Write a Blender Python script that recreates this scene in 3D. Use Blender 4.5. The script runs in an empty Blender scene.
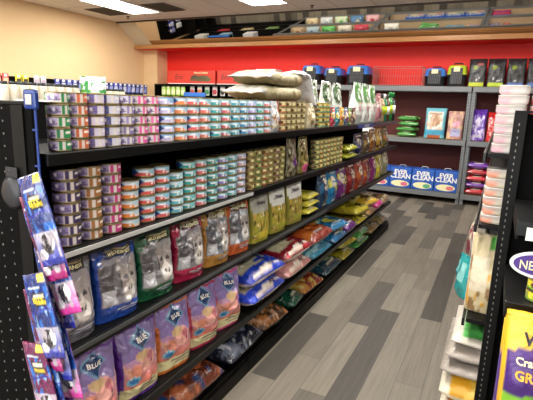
import bpy, bmesh, math, random
from mathutils import Vector, Matrix, noise
random.seed(7)
PI = math.pi
SC = bpy.context.scene
COL = SC.collection

# ------------------------------------------------------------------ helpers
def s2l(c):
    return tuple((x/12.92 if x <= .04045 else ((x+.055)/1.055)**2.4) for x in c)
def hx(s):
    return tuple(int(s[i:i+2], 16)/255 for i in (0, 2, 4))

def tag(o, label=None, cat=None, group=None, kind=None):
    if label: o['label'] = label
    if cat: o['category'] = cat
    if group: o['group'] = group
    if kind: o['kind'] = kind
    return o

def empty(name, label, cat, loc=(0, 0, 0), rz=0, group=None, rx=0, ry=0):
    o = bpy.data.objects.new(name, None)
    COL.objects.link(o)
    o.empty_display_size = .05
    o.location = loc
    o.rotation_euler = (rx, ry, rz)
    return tag(o, label, cat, group)

def link(name, me, mat=None, parent=None):
    o = bpy.data.objects.new(name, me)
    COL.objects.link(o)
    if mat is not None and not me.materials:
        me.materials.append(mat)
    if parent is not None: o.parent = parent
    return o

class B:
    """collects shapes in one bmesh"""
    def __init__(s): s.bm = bmesh.new()
    def box(s, c, d, rz=0, bev=0, rx=0, ry=0):
        m = Matrix.Translation(c) @ Matrix.Rotation(rz, 4, 'Z') @ Matrix.Rotation(ry, 4, 'Y') @ Matrix.Rotation(rx, 4, 'X') @ Matrix.Diagonal((d[0], d[1], d[2], 1))
        r = bmesh.ops.create_cube(s.bm, size=1, matrix=m)
        if bev:
            es = list({e for v in r['verts'] for e in v.link_edges})
            bmesh.ops.bevel(s.bm, geom=es, offset=bev, segments=2, affect='EDGES', profile=.6)
        return s
    def tube(s, pts, r, n=6):
        pts = [Vector(p) for p in pts]
        rings = []
        for i, p in enumerate(pts):
            a = pts[max(i-1, 0)]; b = pts[min(i+1, len(pts)-1)]
            d = (b-a).normalized()
            up = Vector((0, 0, 1)) if abs(d.z) < .9 else Vector((1, 0, 0))
            x = d.cross(up).normalized(); y = d.cross(x)
            rr = r[i] if isinstance(r, (list, tuple)) else r
            rings.append([s.bm.verts.new(p + x*rr*math.cos(t*2*PI/n) + y*rr*math.sin(t*2*PI/n)) for t in range(n)])
        for a, b in zip(rings, rings[1:]):
            for t in range(n):
                s.bm.faces.new((a[t], a[(t+1) % n], b[(t+1) % n], b[t]))
        s.bm.faces.new(rings[0][::-1]); s.bm.faces.new(rings[-1])
        return s
    def lathe(s, prof, n=28, c=(0, 0, 0)):
        rings = []
        for r, z in prof:
            rings.append([s.bm.verts.new((c[0]+r*math.cos(t*2*PI/n), c[1]+r*math.sin(t*2*PI/n), c[2]+z)) for t in range(n)])
        for a, b in zip(rings, rings[1:]):
            for t in range(n):
                f = s.bm.faces.new((a[t], a[(t+1) % n], b[(t+1) % n], b[t])); f.smooth = True
        s.bm.faces.new(rings[0][::-1]); s.bm.faces.new(rings[-1])
        return s
    def prism(s, poly, y0, y1):
        """poly in x,z extruded along y"""
        a = [s.bm.verts.new((x, y0, z)) for x, z in poly]
        b = [s.bm.verts.new((x, y1, z)) for x, z in poly]
        n = len(poly)
        s.bm.faces.new(a); s.bm.faces.new(b[::-1])
        for i in range(n): s.bm.faces.new((a[i], b[i], b[(i+1) % n], a[(i+1) % n]))
        return s
    def loft(s, rings):
        rs = [[s.bm.verts.new(p) for p in r] for r in rings]
        n = len(rs[0])
        for a, b in zip(rs, rs[1:]):
            for t in range(n):
                f = s.bm.faces.new((a[t], a[(t+1) % n], b[(t+1) % n], b[t])); f.smooth = True
        s.bm.faces.new(rs[0][::-1]); s.bm.faces.new(rs[-1])
        return s
    def mesh(s, name='m', smooth=False):
        bmesh.ops.recalc_face_normals(s.bm, faces=s.bm.faces)
        me = bpy.data.meshes.new(name)
        s.bm.to_mesh(me); s.bm.free()
        if smooth:
            for p in me.polygons: p.use_smooth = True
        return me
    def build(s, name, mat, parent=None, smooth=False):
        return link(name, s.mesh(name, smooth), mat, parent)

def build_multi(name, parts, parent=None):
    """one mesh whose surface carries printed or punched marks in other materials"""
    vs, fs, mi = [], [], []
    for k, (b, m) in enumerate(parts):
        me = b.mesh('t'); o = len(vs)
        vs += [tuple(v.co) for v in me.vertices]
        for p in me.polygons: fs.append(tuple(o+i for i in p.vertices)); mi.append(k)
        bpy.data.meshes.remove(me)
    me = bpy.data.meshes.new(name); me.from_pydata(vs, [], fs)
    for _, m in parts: me.materials.append(m)
    me.polygons.foreach_set('material_index', mi)
    return link(name, me, None, parent)

def copy_tree(o, parent=None, loc=None, rz=None):
    c = o.copy(); COL.objects.link(c)
    if parent is not None: c.parent = parent
    if loc is not None: c.location = loc
    if rz is not None: c.rotation_euler = (o.rotation_euler.x, o.rotation_euler.y, rz)
    for ch in o.children: copy_tree(ch, c)
    return c

# ------------------------------------------------------------------ materials
def mat(name, col=None, rough=.5, metal=0, spec=.5, attr=False, bump=0, bscale=20, bdist=.01, emit=None, estr=0, coat=0, ntex=0):
    m = bpy.data.materials.new(name); m.use_nodes = True
    nt = m.node_tree; p = nt.nodes['Principled BSDF']
    p.inputs['Roughness'].default_value = rough
    p.inputs['Metallic'].default_value = metal
    p.inputs['Specular IOR Level'].default_value = spec
    p.inputs['Coat Weight'].default_value = coat; p.inputs['Coat Roughness'].default_value = .1
    if attr:
        a = nt.nodes.new('ShaderNodeAttribute'); a.attribute_name = 'Col'
        nt.links.new(a.outputs['Color'], p.inputs['Base Color'])
    elif col is not None:
        if ntex:
            tc = nt.nodes.new('ShaderNodeTexCoord'); n = nt.nodes.new('ShaderNodeTexNoise'); n.inputs['Scale'].default_value = 6
            n.inputs['Detail'].default_value = 5
            mx = nt.nodes.new('ShaderNodeMix'); mx.data_type = 'RGBA'
            l = s2l(col)
            mx.inputs[6].default_value = (*[x*(1-ntex) for x in l], 1); mx.inputs[7].default_value = (*[min(1, x*(1+ntex)) for x in l], 1)
            nt.links.new(tc.outputs['Object'], n.inputs['Vector']); nt.links.new(n.outputs['Fac'], mx.inputs[0]); nt.links.new(mx.outputs[2], p.inputs['Base Color'])
        else:
            p.inputs['Base Color'].default_value = (*s2l(col), 1)
    if emit: 
        p.inputs['Emission Color'].default_value = (*s2l(emit), 1); p.inputs['Emission Strength'].default_value = estr
    if bump:
        tc = nt.nodes.new('ShaderNodeTexCoord'); n = nt.nodes.new('ShaderNodeTexNoise')
        n.inputs['Scale'].default_value = bscale; n.inputs['Detail'].default_value = 3; n.inputs['Distortion'].default_value = 1.2
        b = nt.nodes.new('ShaderNodeBump'); b.inputs['Strength'].default_value = bump; b.inputs['Distance'].default_value = bdist
        nt.links.new(tc.outputs['Object'], n.inputs['Vector']); nt.links.new(n.outputs['Fac'], b.inputs['Height']); nt.links.new(b.outputs['Normal'], p.inputs['Normal'])
    return m

M = {}
M['foil'] = mat('glossy_bag_film', rough=.2, attr=True, bump=.9, bscale=13, bdist=.03, spec=.8, coat=.9)
M['film'] = mat('satin_bag_film', rough=.38, attr=True, bump=.6, bscale=13, bdist=.02, spec=.5)
M['print'] = mat('printed_card', rough=.5, attr=True)
M['label'] = mat('printed_can_label', rough=.38, attr=True)
M['tin'] = mat('gold_tin', hx('978862'), rough=.32, metal=.9)
M['black'] = mat('black_powder_coat', hx('070707'), rough=.5, ntex=.15, spec=.2)
M['blackmat'] = mat('black_board', hx('060606'), rough=.85, ntex=.2, spec=.1)
M['rail'] = mat('pale_price_rail', hx('b9bab8'), rough=.3)  # small pale fittings, and a highlight painted on a shelf lip
M['railgrey'] = mat('grey_price_rail', hx('4a4c4e'), rough=.3)  # grey fittings, and highlights painted on shelf lips
M['railblack'] = mat('dark_price_rail', hx('0e0f10'), rough=.3, spec=.35)
M['grey'] = mat('grey_rack_steel', hx('74777a'), rough=.45, metal=.2, ntex=.12)
M['white'] = mat('white_plastic', hx('eeeeea'), rough=.4)
M['dot'] = mat('pale_peg_hole', hx('74746c'), rough=.6)
M['blue'] = mat('blue_plastic', hx('3f78d0'), rough=.35)
M['clipblue'] = mat('dark_blue_plastic', hx('16357d'), rough=.35)
M['lime'] = mat('lime_plastic', hx('b4c832'), rough=.35)
M['dark'] = mat('dark_plastic', hx('24262b'), rough=.4)
M['purple'] = mat('purple_card', hx('4a2c84'), rough=.45)
M['text_white'] = mat('white_ink', hx('f4f2ec'), rough=.5)
M['text_cream'] = mat('cream_ink', hx('efe6b4'), rough=.5)
M['text_gold'] = mat('yellow_ink', hx('f3d548'), rough=.5)
M['text_dark'] = mat('dark_ink', hx('2b2433'), rough=.5)
M['text_orange'] = mat('orange_ink', hx('f4a733'), rough=.5)
M['wire'] = mat('pale_wire', hx('c98f88'), rough=.35, metal=.3)
M['chrome'] = mat('bright_steel', hx('c8c8c8'), rough=.25, metal=.9)
M['green'] = mat('green_glass', hx('1d7a3c'), rough=.2)
M['sprk'] = mat('ceiling_bronze', hx('4d4138'), rough=.5)

def node_mat(name):
    m = bpy.data.materials.new(name); m.use_nodes = True
    return m, m.node_tree, m.node_tree.nodes['Principled BSDF']

def floor_mat():
    m, nt, p = node_mat('grey_plank_floor')
    N = nt.nodes.new; K = nt.links.new
    tc = N('ShaderNodeTexCoord'); mp = N('ShaderNodeMapping'); mp.inputs['Rotation'].default_value = (0, 0, PI/2)
    mp.inputs['Location'].default_value = (.3, .06, 0)
    K(tc.outputs['Object'], mp.inputs['Vector'])
    br = N('ShaderNodeTexBrick'); br.offset = .37; br.offset_frequency = 2; br.squash = 1
    br.inputs['Scale'].default_value = 1; br.inputs['Brick Width'].default_value = .92; br.inputs['Row Height'].default_value = .152
    br.inputs['Mortar Size'].default_value = .0012; br.inputs['Mortar Smooth'].default_value = .1; br.inputs['Bias'].default_value = 0
    br.inputs['Color1'].default_value = (0, 0, 0, 1); br.inputs['Color2'].default_value = (1, 1, 1, 1); br.inputs['Mortar'].default_value = (0, 0, 0, 1)
    K(mp.outputs['Vector'], br.inputs['Vector'])
    rp = N('ShaderNodeValToRGB'); e = rp.color_ramp.elements
    e[0].position = .0; e[0].color = (*s2l(hx('403b34')), 1); e[1].position = 1; e[1].color = (*s2l(hx('7e776a')), 1)
    x = e.new(.3); x.color = (*s2l(hx('4e4943')), 1); x = e.new(.45); x.color = (*s2l(hx('6f685d')), 1); x = e.new(.7); x.color = (*s2l(hx('787064')), 1)
    K(br.outputs['Color'], rp.inputs['Fac'])
    mp2 = N('ShaderNodeMapping'); mp2.inputs['Scale'].default_value = (45, 2.2, 1); K(tc.outputs['Object'], mp2.inputs['Vector'])
    n = N('ShaderNodeTexNoise'); n.inputs['Scale'].default_value = 1; n.inputs['Detail'].default_value = 6; n.inputs['Roughness'].default_value = .65
    K(mp2.outputs['Vector'], n.inputs['Vector'])
    r2 = N('ShaderNodeMapRange'); r2.inputs[1].default_value = .25; r2.inputs[2].default_value = .75; r2.inputs[3].default_value = .72; r2.inputs[4].default_value = 1.2
    K(n.outputs['Fac'], r2.inputs[0])
    mx = N('ShaderNodeMix'); mx.data_type = 'RGBA'; mx.blend_type = 'MULTIPLY'; mx.inputs[0].default_value = 1
    K(rp.outputs['Color'], mx.inputs[6]); K(r2.outputs[0], mx.inputs[7])
    m2 = N('ShaderNodeMix'); m2.data_type = 'RGBA'; m2.inputs[7].default_value = (.05, .047, .042, 1)
    K(br.outputs['Fac'], m2.inputs[0]); K(mx.outputs[2], m2.inputs[6]); K(m2.outputs[2], p.inputs['Base Color'])
    p.inputs['Roughness'].default_value = .55
    p.inputs['Specular IOR Level'].default_value = .35
    return m

def ceil_mat():
    m, nt, p = node_mat('ceiling_tiles')
    N = nt.nodes.new; K = nt.links.new
    tc = N('ShaderNodeTexCoord'); mp = N('ShaderNodeMapping'); mp.inputs['Rotation'].default_value = (0, 0, PI/2)
    mp.inputs['Location'].default_value = (-.0, .1, 0)
    K(tc.outputs['Object'], mp.inputs['Vector'])
    br = N('ShaderNodeTexBrick'); br.offset = 0
    br.inputs['Scale'].default_value = 1; br.inputs['Brick Width'].default_value = 1.22; br.inputs['Row Height'].default_value = .61
    br.inputs['Mortar Size'].default_value = .010; br.inputs['Mortar Smooth'].default_value = .2
    br.inputs['Color1'].default_value = (*s2l(hx('f6efe4')), 1); br.inputs['Color2'].default_value = (*s2l(hx('f0e8dc')), 1); br.inputs['Mortar'].default_value = (*s2l(hx('cfc3b6')), 1)
    K(mp.outputs['Vector'], br.inputs['Vector'])
    n = N('ShaderNodeTexNoise'); n.inputs['Scale'].default_value = 60; K(tc.outputs['Object'], n.inputs['Vector'])
    mx = N('ShaderNodeMix'); mx.data_type = 'RGBA'; mx.blend_type = 'MULTIPLY'; mx.inputs[0].default_value = .15
    K(br.outputs['Color'], mx.inputs[6]); K(n.outputs['Color'], mx.inputs[7]); K(mx.outputs[2], p.inputs['Base Color'])
    p.inputs['Roughness'].default_value = .9
    return m

def wood_mat(name, c0, c1, scale=(2, 30, 30), rough=.5):
    m, nt, p = node_mat(name)
    N = nt.nodes.new; K = nt.links.new
    tc = N('ShaderNodeTexCoord'); mp = N('ShaderNodeMapping'); mp.inputs['Scale'].default_value = scale
    K(tc.outputs['Object'], mp.inputs['Vector'])
    n = N('ShaderNodeTexNoise'); n.inputs['Scale'].default_value = 1.5; n.inputs['Detail'].default_value = 5; K(mp.outputs['Vector'], n.inputs['Vector'])
    mx = N('ShaderNodeMix'); mx.data_type = 'RGBA'; mx.inputs[6].default_value = (*s2l(hx(c0)), 1); mx.inputs[7].default_value = (*s2l(hx(c1)), 1)
    K(n.outputs['Fac'], mx.inputs[0]); K(mx.outputs[2], p.inputs['Base Color']); p.inputs['Roughness'].default_value = rough
    return m
M['floor'] = floor_mat(); M['ceil'] = ceil_mat()
M['trim'] = wood_mat('oak_trim', 'a8713f', 'c08a55', rough=.35)
M['board'] = wood_mat('particle_board', 'a58f70', 'bba588', scale=(40, 40, 40), rough=.7)
M['beige'] = mat('beige_wall_paint', hx('e0bf92'), rough=.8, ntex=.03)
M['red'] = mat('red_wall_paint', hx('ea2419'), rough=.6, ntex=.05)
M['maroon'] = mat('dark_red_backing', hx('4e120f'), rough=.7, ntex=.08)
M['greywall'] = mat('dark_grey_wall_paint', hx('6a6660'), rough=.8, ntex=.03)
M['daypane'] = mat('bright_window_glass', hx('ffffff'), rough=.3, emit=hx('f2f6ff'), estr=1.5)  # glow of the added pane, there only to lift the light
M['mirror'] = mat('mirror_glass', hx('d6d2c8'), rough=.03, metal=1)
M['panel'] = mat('cream_painted_panel', hx('d9c9ae'), rough=.7)
M['diffuser'] = mat('light_diffuser', hx('ffffff'), rough=.4, emit=hx('fff8ee'), estr=9)
M['vent'] = mat('brown_vent', hx('6d6054'), rough=.6)
M['mag'] = mat('magenta_film', hx('b0206e'), rough=.3)

# ------------------------------------------------------------------ printing
def lay(*layers):
    """layers of printed shapes in u (-1..1, left to right) and v (0..1, bottom to top)"""
    def f(u, v):
        c = (.5, .5, .5)
        for L in layers:
            k = L[0]
            if k == 'bg': c = L[1]
            elif k == 'r':
                if L[1] <= u <= L[2] and L[3] <= v <= L[4]: c = L[5]
            elif k == 'e':
                if ((u-L[1])/L[3])**2+((v-L[2])/L[4])**2 < 1: c = L[5]
            elif k == 'd':
                if abs(u-L[1])/L[3]+abs(v-L[2])/L[4] < 1: c = L[5]
            elif k == 'g':
                if L[1] <= v <= L[2]:
                    t = (v-L[1])/(L[2]-L[1]); c = tuple(a+(b-a)*t for a, b in zip(L[3], L[4]))
            elif k == 'n':
                if L[1] <= u <= L[2] and L[3] <= v <= L[4]:
                    q = noise.noise(Vector((u*L[7], v*L[7]*1.3, L[8])))
                    if q > L[6]: c = L[5]
            elif k == 'w':      # swoosh band
                y = L[1]+L[2]*math.sin(u*L[3]+L[4])
                if y < v < y+L[5]: c = L[6]
            elif k == 'tri':
                (x0, y0, x1, y1, x2, y2) = L[1:7]
                d1 = (u-x1)*(y0-y1)-(x0-x1)*(v-y1); d2 = (u-x2)*(y1-y2)-(x1-x2)*(v-y2); d3 = (u-x0)*(y2-y0)-(x2-x0)*(v-y0)
                if not ((d1 < 0 or d2 < 0 or d3 < 0) and (d1 > 0 or d2 > 0 or d3 > 0)): c = L[7]
        return c
    return f

def paint_attr(me, cols):
    a = me.color_attributes.new('Col', 'FLOAT_COLOR', 'POINT')
    flat = []
    for c in cols: l = s2l(c); flat += [l[0], l[1], l[2], 1]
    a.data.foreach_set('color', flat)

def smooth(a, b, x):
    t = max(0, min(1, (x-a)/(b-a))); return t*t*(3-2*t)

class Bag:
    """a filled bag: front at -y, width x, height z. kinds: pouch, pillow, block"""
    def __init__(s, w, h, t, paint, kind='pouch', seed=0, wr=.006, side=None, lying=False, lean=0, back=None, nu=26, nv=30):
        s.w, s.h, s.t, s.paint, s.kind, s.seed, s.wr, s.lying, s.lean = w, h, t, paint, kind, seed, wr, lying, lean
        s.side, s.back, s.nu, s.nv = side, back, nu, nv
    def T(s, v):
        t = s.t
        if s.kind == 'pouch': return t*(.72+.28*smooth(0, .25, v))*(1-smooth(.35, 1.0, v))**.75+.003
        if s.kind == 'pillow': return t*max(0, 1-abs(2*v-1)**5)**.6+.004
        return t*(1-.9*smooth(.78, 1.0, v))*(.9+.1*smooth(0, .1, v))
    def W(s, v):
        w = s.w
        if s.kind == 'pouch': return w*(1-.05*math.sin(PI*v)-.02*v+.02*noise.noise(Vector((v*3, s.seed, 0))))
        if s.kind == 'pillow': return w*(1-.06*abs(2*v-1)**2+.03*noise.noise(Vector((v*3, s.seed, 0))))
        return w*(1-.04*math.sin(PI*v))
    def S(s, u, v, side):
        W = s.W(v)/2; T = s.T(v)/2; p = {'pouch': 3.5, 'pillow': 3.0, 'block': 9}[s.kind]
        x = W*u; z = v*s.h
        y = T*max(0, 1-abs(u)**p)**.5*side
        q = Vector((x*9, z*9+side, s.seed*3.7))
        amp = s.wr*(1-abs(u)**4)*min(1, 6*v+.15)
        y += amp*1.5*noise.noise(q)
        y += amp*.9*(abs(noise.noise(q*2.3))-.3)*side*2
        y -= amp*.55*max(0, .25-abs(noise.noise(Vector((x*16+z*7, z*6-x*5, s.seed*1.3+side)))))*4*side*-1*smooth(.3, 1, v)
        # soft creases coming down from the seal
        if s.kind == 'pouch' and v > .4: y += amp*.7*math.sin(u*9+s.seed)*smooth(.4, .9, v)*(1-smooth(.95, 1, v))
        zz = z+.004*noise.noise(Vector((x*7, s.seed, 5)))*smooth(.5, 1, v)
        if s.lean: y += s.lean*v*v*s.h
        if s.lying:
            return Vector((x, zz-s.h/2, min(s.t+.003, max(0, -y+s.t/2))))
        return Vector((x, y, zz))
    def mesh(s):
        nu, nv = s.nu, s.nv
        us = []
        for i in range(nu+1):
            q = -1+2*i/nu; us.append(.55*math.sin(PI/2*q)+.45*q)
        us[0], us[-1] = -1, 1
        vs, cs, fs = [], [], []
        ring = [(u, -1) for u in us]+[(u, 1) for u in us[::-1][1:-1]]
        n = len(ring)
        sidecol = s.side
        for j in range(nv+1):
            v = j/nv
            for u, sd in ring:
                vs.append(s.S(u, v, sd))
                if sd < 0:
                    c = s.paint(u, v)
                    if sidecol and abs(u) > .93: c = sidecol
                else: c = s.back or sidecol or s.paint(0, .02)
                cs.append(c)
        for j in range(nv):
            for i in range(n):
                a = j*n+i; b = j*n+(i+1) % n
                fs.append((a, b, b+n, a+n))
        fs.append(tuple(range(n))[::-1]); fs.append(tuple(nv*n+i for i in range(n)))
        me = bpy.data.meshes.new('bag'); me.from_pydata([tuple(p) for p in vs], [], fs)
        for p in me.polygons: p.use_smooth = True
        paint_attr(me, cs)
        me.polygons[len(fs)-1].use_smooth = False; me.polygons[len(fs)-2].use_smooth = False
        return me
    def decal(s, pts2, faces, name, m, parent, cx, cz, off=.0045):
        vs = []
        for x, z in pts2:
            X = cx+x; Z = cz+z; v = max(.001, min(.999, Z/s.h)); u = max(-.97, min(.97, X/(s.W(v)/2)))
            p = s.S(u, v, -1)
            vs.append((p.x, p.y, p.z+off) if s.lying else (p.x, p.y-off, p.z))
        me = bpy.data.meshes.new(name); me.from_pydata(vs, [], faces)
        return link(name, me, m, parent)

_tc = {}
def text_geo(txt, size, shear=0, bold=.0):
    k = (txt, size, shear, bold)
    if k in _tc: return _tc[k]
    cu = bpy.data.curves.new('lettering', 'FONT'); cu.body = txt; cu.size = size; cu.shear = shear; cu.offset = bold*size
    cu.align_x = 'CENTER'; cu.align_y = 'CENTER'; cu.resolution_u = 2
    o = bpy.data.objects.new('lettering', cu); COL.objects.link(o)
    bpy.context.view_layer.update()
    me = bpy.data.meshes.new_from_object(o)
    pts = [(v.co.x, v.co.y) for v in me.vertices]; fs = [tuple(p.vertices) for p in me.polygons]
    bpy.data.objects.remove(o); bpy.data.curves.remove(cu); bpy.data.meshes.remove(me)
    _tc[k] = (pts, fs); return _tc[k]

def flat_text(txt, size, name, m, parent, loc, rot=(PI/2, 0, 0), shear=0, bold=.02):
    pts, fs = text_geo(txt, size, shear, bold)
    me = bpy.data.meshes.new(name); me.from_pydata([(x, y, 0) for x, y in pts], [], fs)
    o = link(name, me, m, parent); o.location = loc; o.rotation_euler = rot
    return o

def make_bag(name, label, cat, bag, m, loc, rz=0, texts=(), group=None, rx=0, ry=0):
    """texts: (string, size, cx, cz, material, partname)"""
    if texts:
        r = empty(name, label, cat, loc, rz, group, rx, ry)
        b = link('bag_body', bag.mesh(), m, r)
        for t in texts:
            pts, fs = text_geo(t[0], t[1], 0, .03)
            bag.decal(pts, fs, t[5], t[4], r, t[2], t[3])
        return r
    o = link(name, bag.mesh(), m)
    o.location = loc; o.rotation_euler = (rx, ry, rz)
    return tag(o, label, cat, group)

# ------------------------------------------------------------------ camera
f_px, p_, r_, y_ = 458.5, .20934, .03366, .46158
H = 1.55
cy, sy = math.cos(y_), math.sin(y_)
fwd = Vector((-sy*math.cos(p_), cy*math.cos(p_), -math.sin(p_)))
right = Vector((cy, sy, 0)); up = right.cross(fwd)
rr = right*math.cos(r_)+up*math.sin(r_); uu = up*math.cos(r_)-right*math.sin(r_)
cam = bpy.data.cameras.new('camera'); co = bpy.data.objects.new('camera', cam); COL.objects.link(co)
mw = Matrix.Identity(4)
for i in range(3):
    mw[i][0] = rr[i]; mw[i][1] = uu[i]; mw[i][2] = -fwd[i]
mw[2][3] = H
co.matrix_world = mw
cam.sensor_width = 36; cam.lens = f_px/533*36; cam.clip_start = .02; cam.clip_end = 60
SC.camera = co

# ------------------------------------------------------------------ room
XL, XR, YB, YF, ZC = -7.32, 3.2, 8.65, -2.6, 3.07
def struct(name, b, m): 
    o = b.build(name, m); o['kind'] = 'structure'; return o
struct('floor', B().box(((XL+XR)/2, (YB+YF)/2, -.05), (XR-XL+.2, YB-YF+.2, .1)), M['floor'])
struct('ceiling', B().box(((XL+XR)/2, (YB+YF)/2, ZC+.05), (XR-XL+.2, YB-YF+.2, .1)), M['ceil'])
struct('wall_left', B().box((XL-.05, (YB+YF)/2, ZC/2), (.1, YB-YF+.2, ZC)), M['beige'])
struct('wall_right', B().box((XR+.05, (YB+YF)/2, ZC/2), (.1, YB-YF+.2, ZC)), M['greywall'])
struct('wall_front', B().box(((XL+XR)/2, YF-.05, ZC/2), (XR-XL, .1, ZC)), M['greywall'])
struct('wall_back', B().box(((XL+XR)/2, YB+.05, ZC/2), (XR-XL, .1, ZC)), M['red'])
struct('wall_backing', B().box((-.9, YB-.015, .93), (7.1, .03, 1.86)), M['maroon'])  # darker red sheet over the lower back wall
struct('wall_pilaster', B().box(((XL-6.94)/2, (8.3+YB)/2, 1.3), (-6.94-XL, YB-8.3, 2.6)), M['beige'])
# unseen lit pane added behind the camera to brighten the room
struct('window_1', B().box((-1.8, YF+.012, 1.45), (5.4, .02, 2.1)), M['daypane'])
wf = B()
for x in (-4.53, -3.15, -1.8, -.45, .93): wf.box((x, YF+.03, 1.45), (.06, .05, 2.2))
for z in (.37, 2.53): wf.box((-1.8, YF+.03, z), (5.5, .05, .06))
struct('window_2', wf, M['railgrey'])  # frame around the added pane
L = bpy.data.lights.new('daylight', 'AREA'); L.shape = 'RECTANGLE'; L.size = 5.2; L.size_y = 2.0; L.energy = 75; L.color = (.93, .96, 1)  # fill lamp added in front of the pane
o = bpy.data.objects.new('daylight', L); COL.objects.link(o); o.location = (-1.8, YF+.08, 1.45); o.rotation_euler = (PI/2, 0, PI)
# slanted soffit: mirror, painted end panel, oak trim
th = math.radians(55); sd = Vector((0, -math.sin(th), math.cos(th)))
p0 = Vector((0, 8.15, 2.614))+sd*.095; p1 = Vector((0, 8.15, 2.614))+sd*((ZC-2.614)/math.cos(th)-.015)
def slab(x0, x1, m, name, pull=0):
    n = Vector((0, -math.cos(th), -math.sin(th)))
    a, b = p0+n*pull, p1+n*pull; bk = -n*.03
    bb = B()
    vs = [bb.bm.verts.new((x, p.y, p.z)) for x in (x0, x1) for p in (a, b, b+bk, a+bk)]
    bb.bm.faces.new(vs[0:4]); bb.bm.faces.new(vs[4:8][::-1])
    for i in range(4): bb.bm.faces.new((vs[i], vs[(i+1) % 4], vs[4+(i+1) % 4], vs[4+i]))
    return struct(name, bb, m)
slab(-6.86, XR, M['mirror'], 'trim_1')
slab(XL, -6.865, M['panel'], 'trim_2')
struct('trim_3', B().box(((XL+XR)/2, 8.02, 2.64), (XR-XL, .05, .04), bev=.012).box(((XL+XR)/2, 8.02, 2.607), (XR-XL, .075, .03), bev=.01).box(((XL+XR)/2, 8.04, 2.664), (XR-XL, .04, .02), bev=.005), M['trim'])
struct('trim_4', B().box(((XL+XR)/2, 8.345, 2.61), (XR-XL, .6, .02)), M['red'])
struct('trim_5', B().box(((XL+XR)/2, 7.50, ZC-.014), (XR-XL, .03, .026)), M['sprk'])

# ceiling fixtures
def ceiling_light(x, y, label, watt=44):
    r = empty('ceiling_light', label, 'light', (x, y, ZC), 0, 'ceiling light panels')
    B().box((0, .63, -.008), (.64, .02, .015)).box((0, -.63, -.008), (.64, .02, .015)).box((.31, 0, -.008), (.02, 1.26, .015)).box((-.31, 0, -.008), (.02, 1.26, .015)).build('frame', M['white'], r)
    B().box((0, 0, -.006), (.6, 1.23, .008)).build('diffuser', M['diffuser'], r)
    L = bpy.data.lights.new('panel_light', 'AREA'); L.shape = 'RECTANGLE'; L.size = .58; L.size_y = 1.2; L.energy = watt; L.color = (1, .955, .88)
    o = bpy.data.objects.new('panel_light', L); COL.objects.link(o); o.location = (0, 0, -.012); o.parent = r
ly = {6.24: 'near the mirrored soffit', 3.7: 'over the middle of the aisles', 1.2: 'over the near end of the shelves', -1.3: 'behind the photographer'}
lx = {-5.97: 'white ceiling light panel, leftmost of its row', -3.47: 'white ceiling light panel, second from the left wall', -.95: 'white ceiling light panel, third from the left wall', 1.6: 'white ceiling light panel, rightmost of its row'}
for y, a in ly.items():
    for x, b in lx.items():
        ceiling_light(x, y, b+', '+a, (22 if x > 1 else 50)*(1.15 if y > 6 else 1))
def vent(x, y, sx, sy_, label):
    r = empty('ceiling_vent', label, 'vent', (x, y, ZC), 0, 'brown ceiling vents')
    B().box((0, 0, -.006), (sx, sy_, .01)).build('frame', M['vent'], r)
    b = B()
    n = int(sy_/.05)
    for i in range(n): b.box((0, -sy_/2+(i+.5)*sy_/n, -.016), (sx-.05, .012, .01), rx=.5)
    b.build('louvre', M['sprk'], r)
vent(-5.33, 6.55, .5, .6, 'brown slotted ceiling vent right of the far left light panel')
vent(-6.6, 6.55, .5, .6, 'brown slotted ceiling vent between the left wall and light panel')
for x, y, l in ((-6.6, 7.07, 'small round ceiling sprinkler head near the left wall'), (-2.88, 7.17, 'small round ceiling sprinkler head above the mirror middle')):
    o = B().lathe([(.035, 0), (.035, -.008), (.012, -.012), (.012, -.035), (.025, -.038), (.025, -.042)], 14, (0, 0, 0)).build('sprinkler_head', M['sprk'])
    o.location = (x, y, ZC); tag(o, l, 'sprinkler', 'ceiling sprinkler heads')

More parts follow.
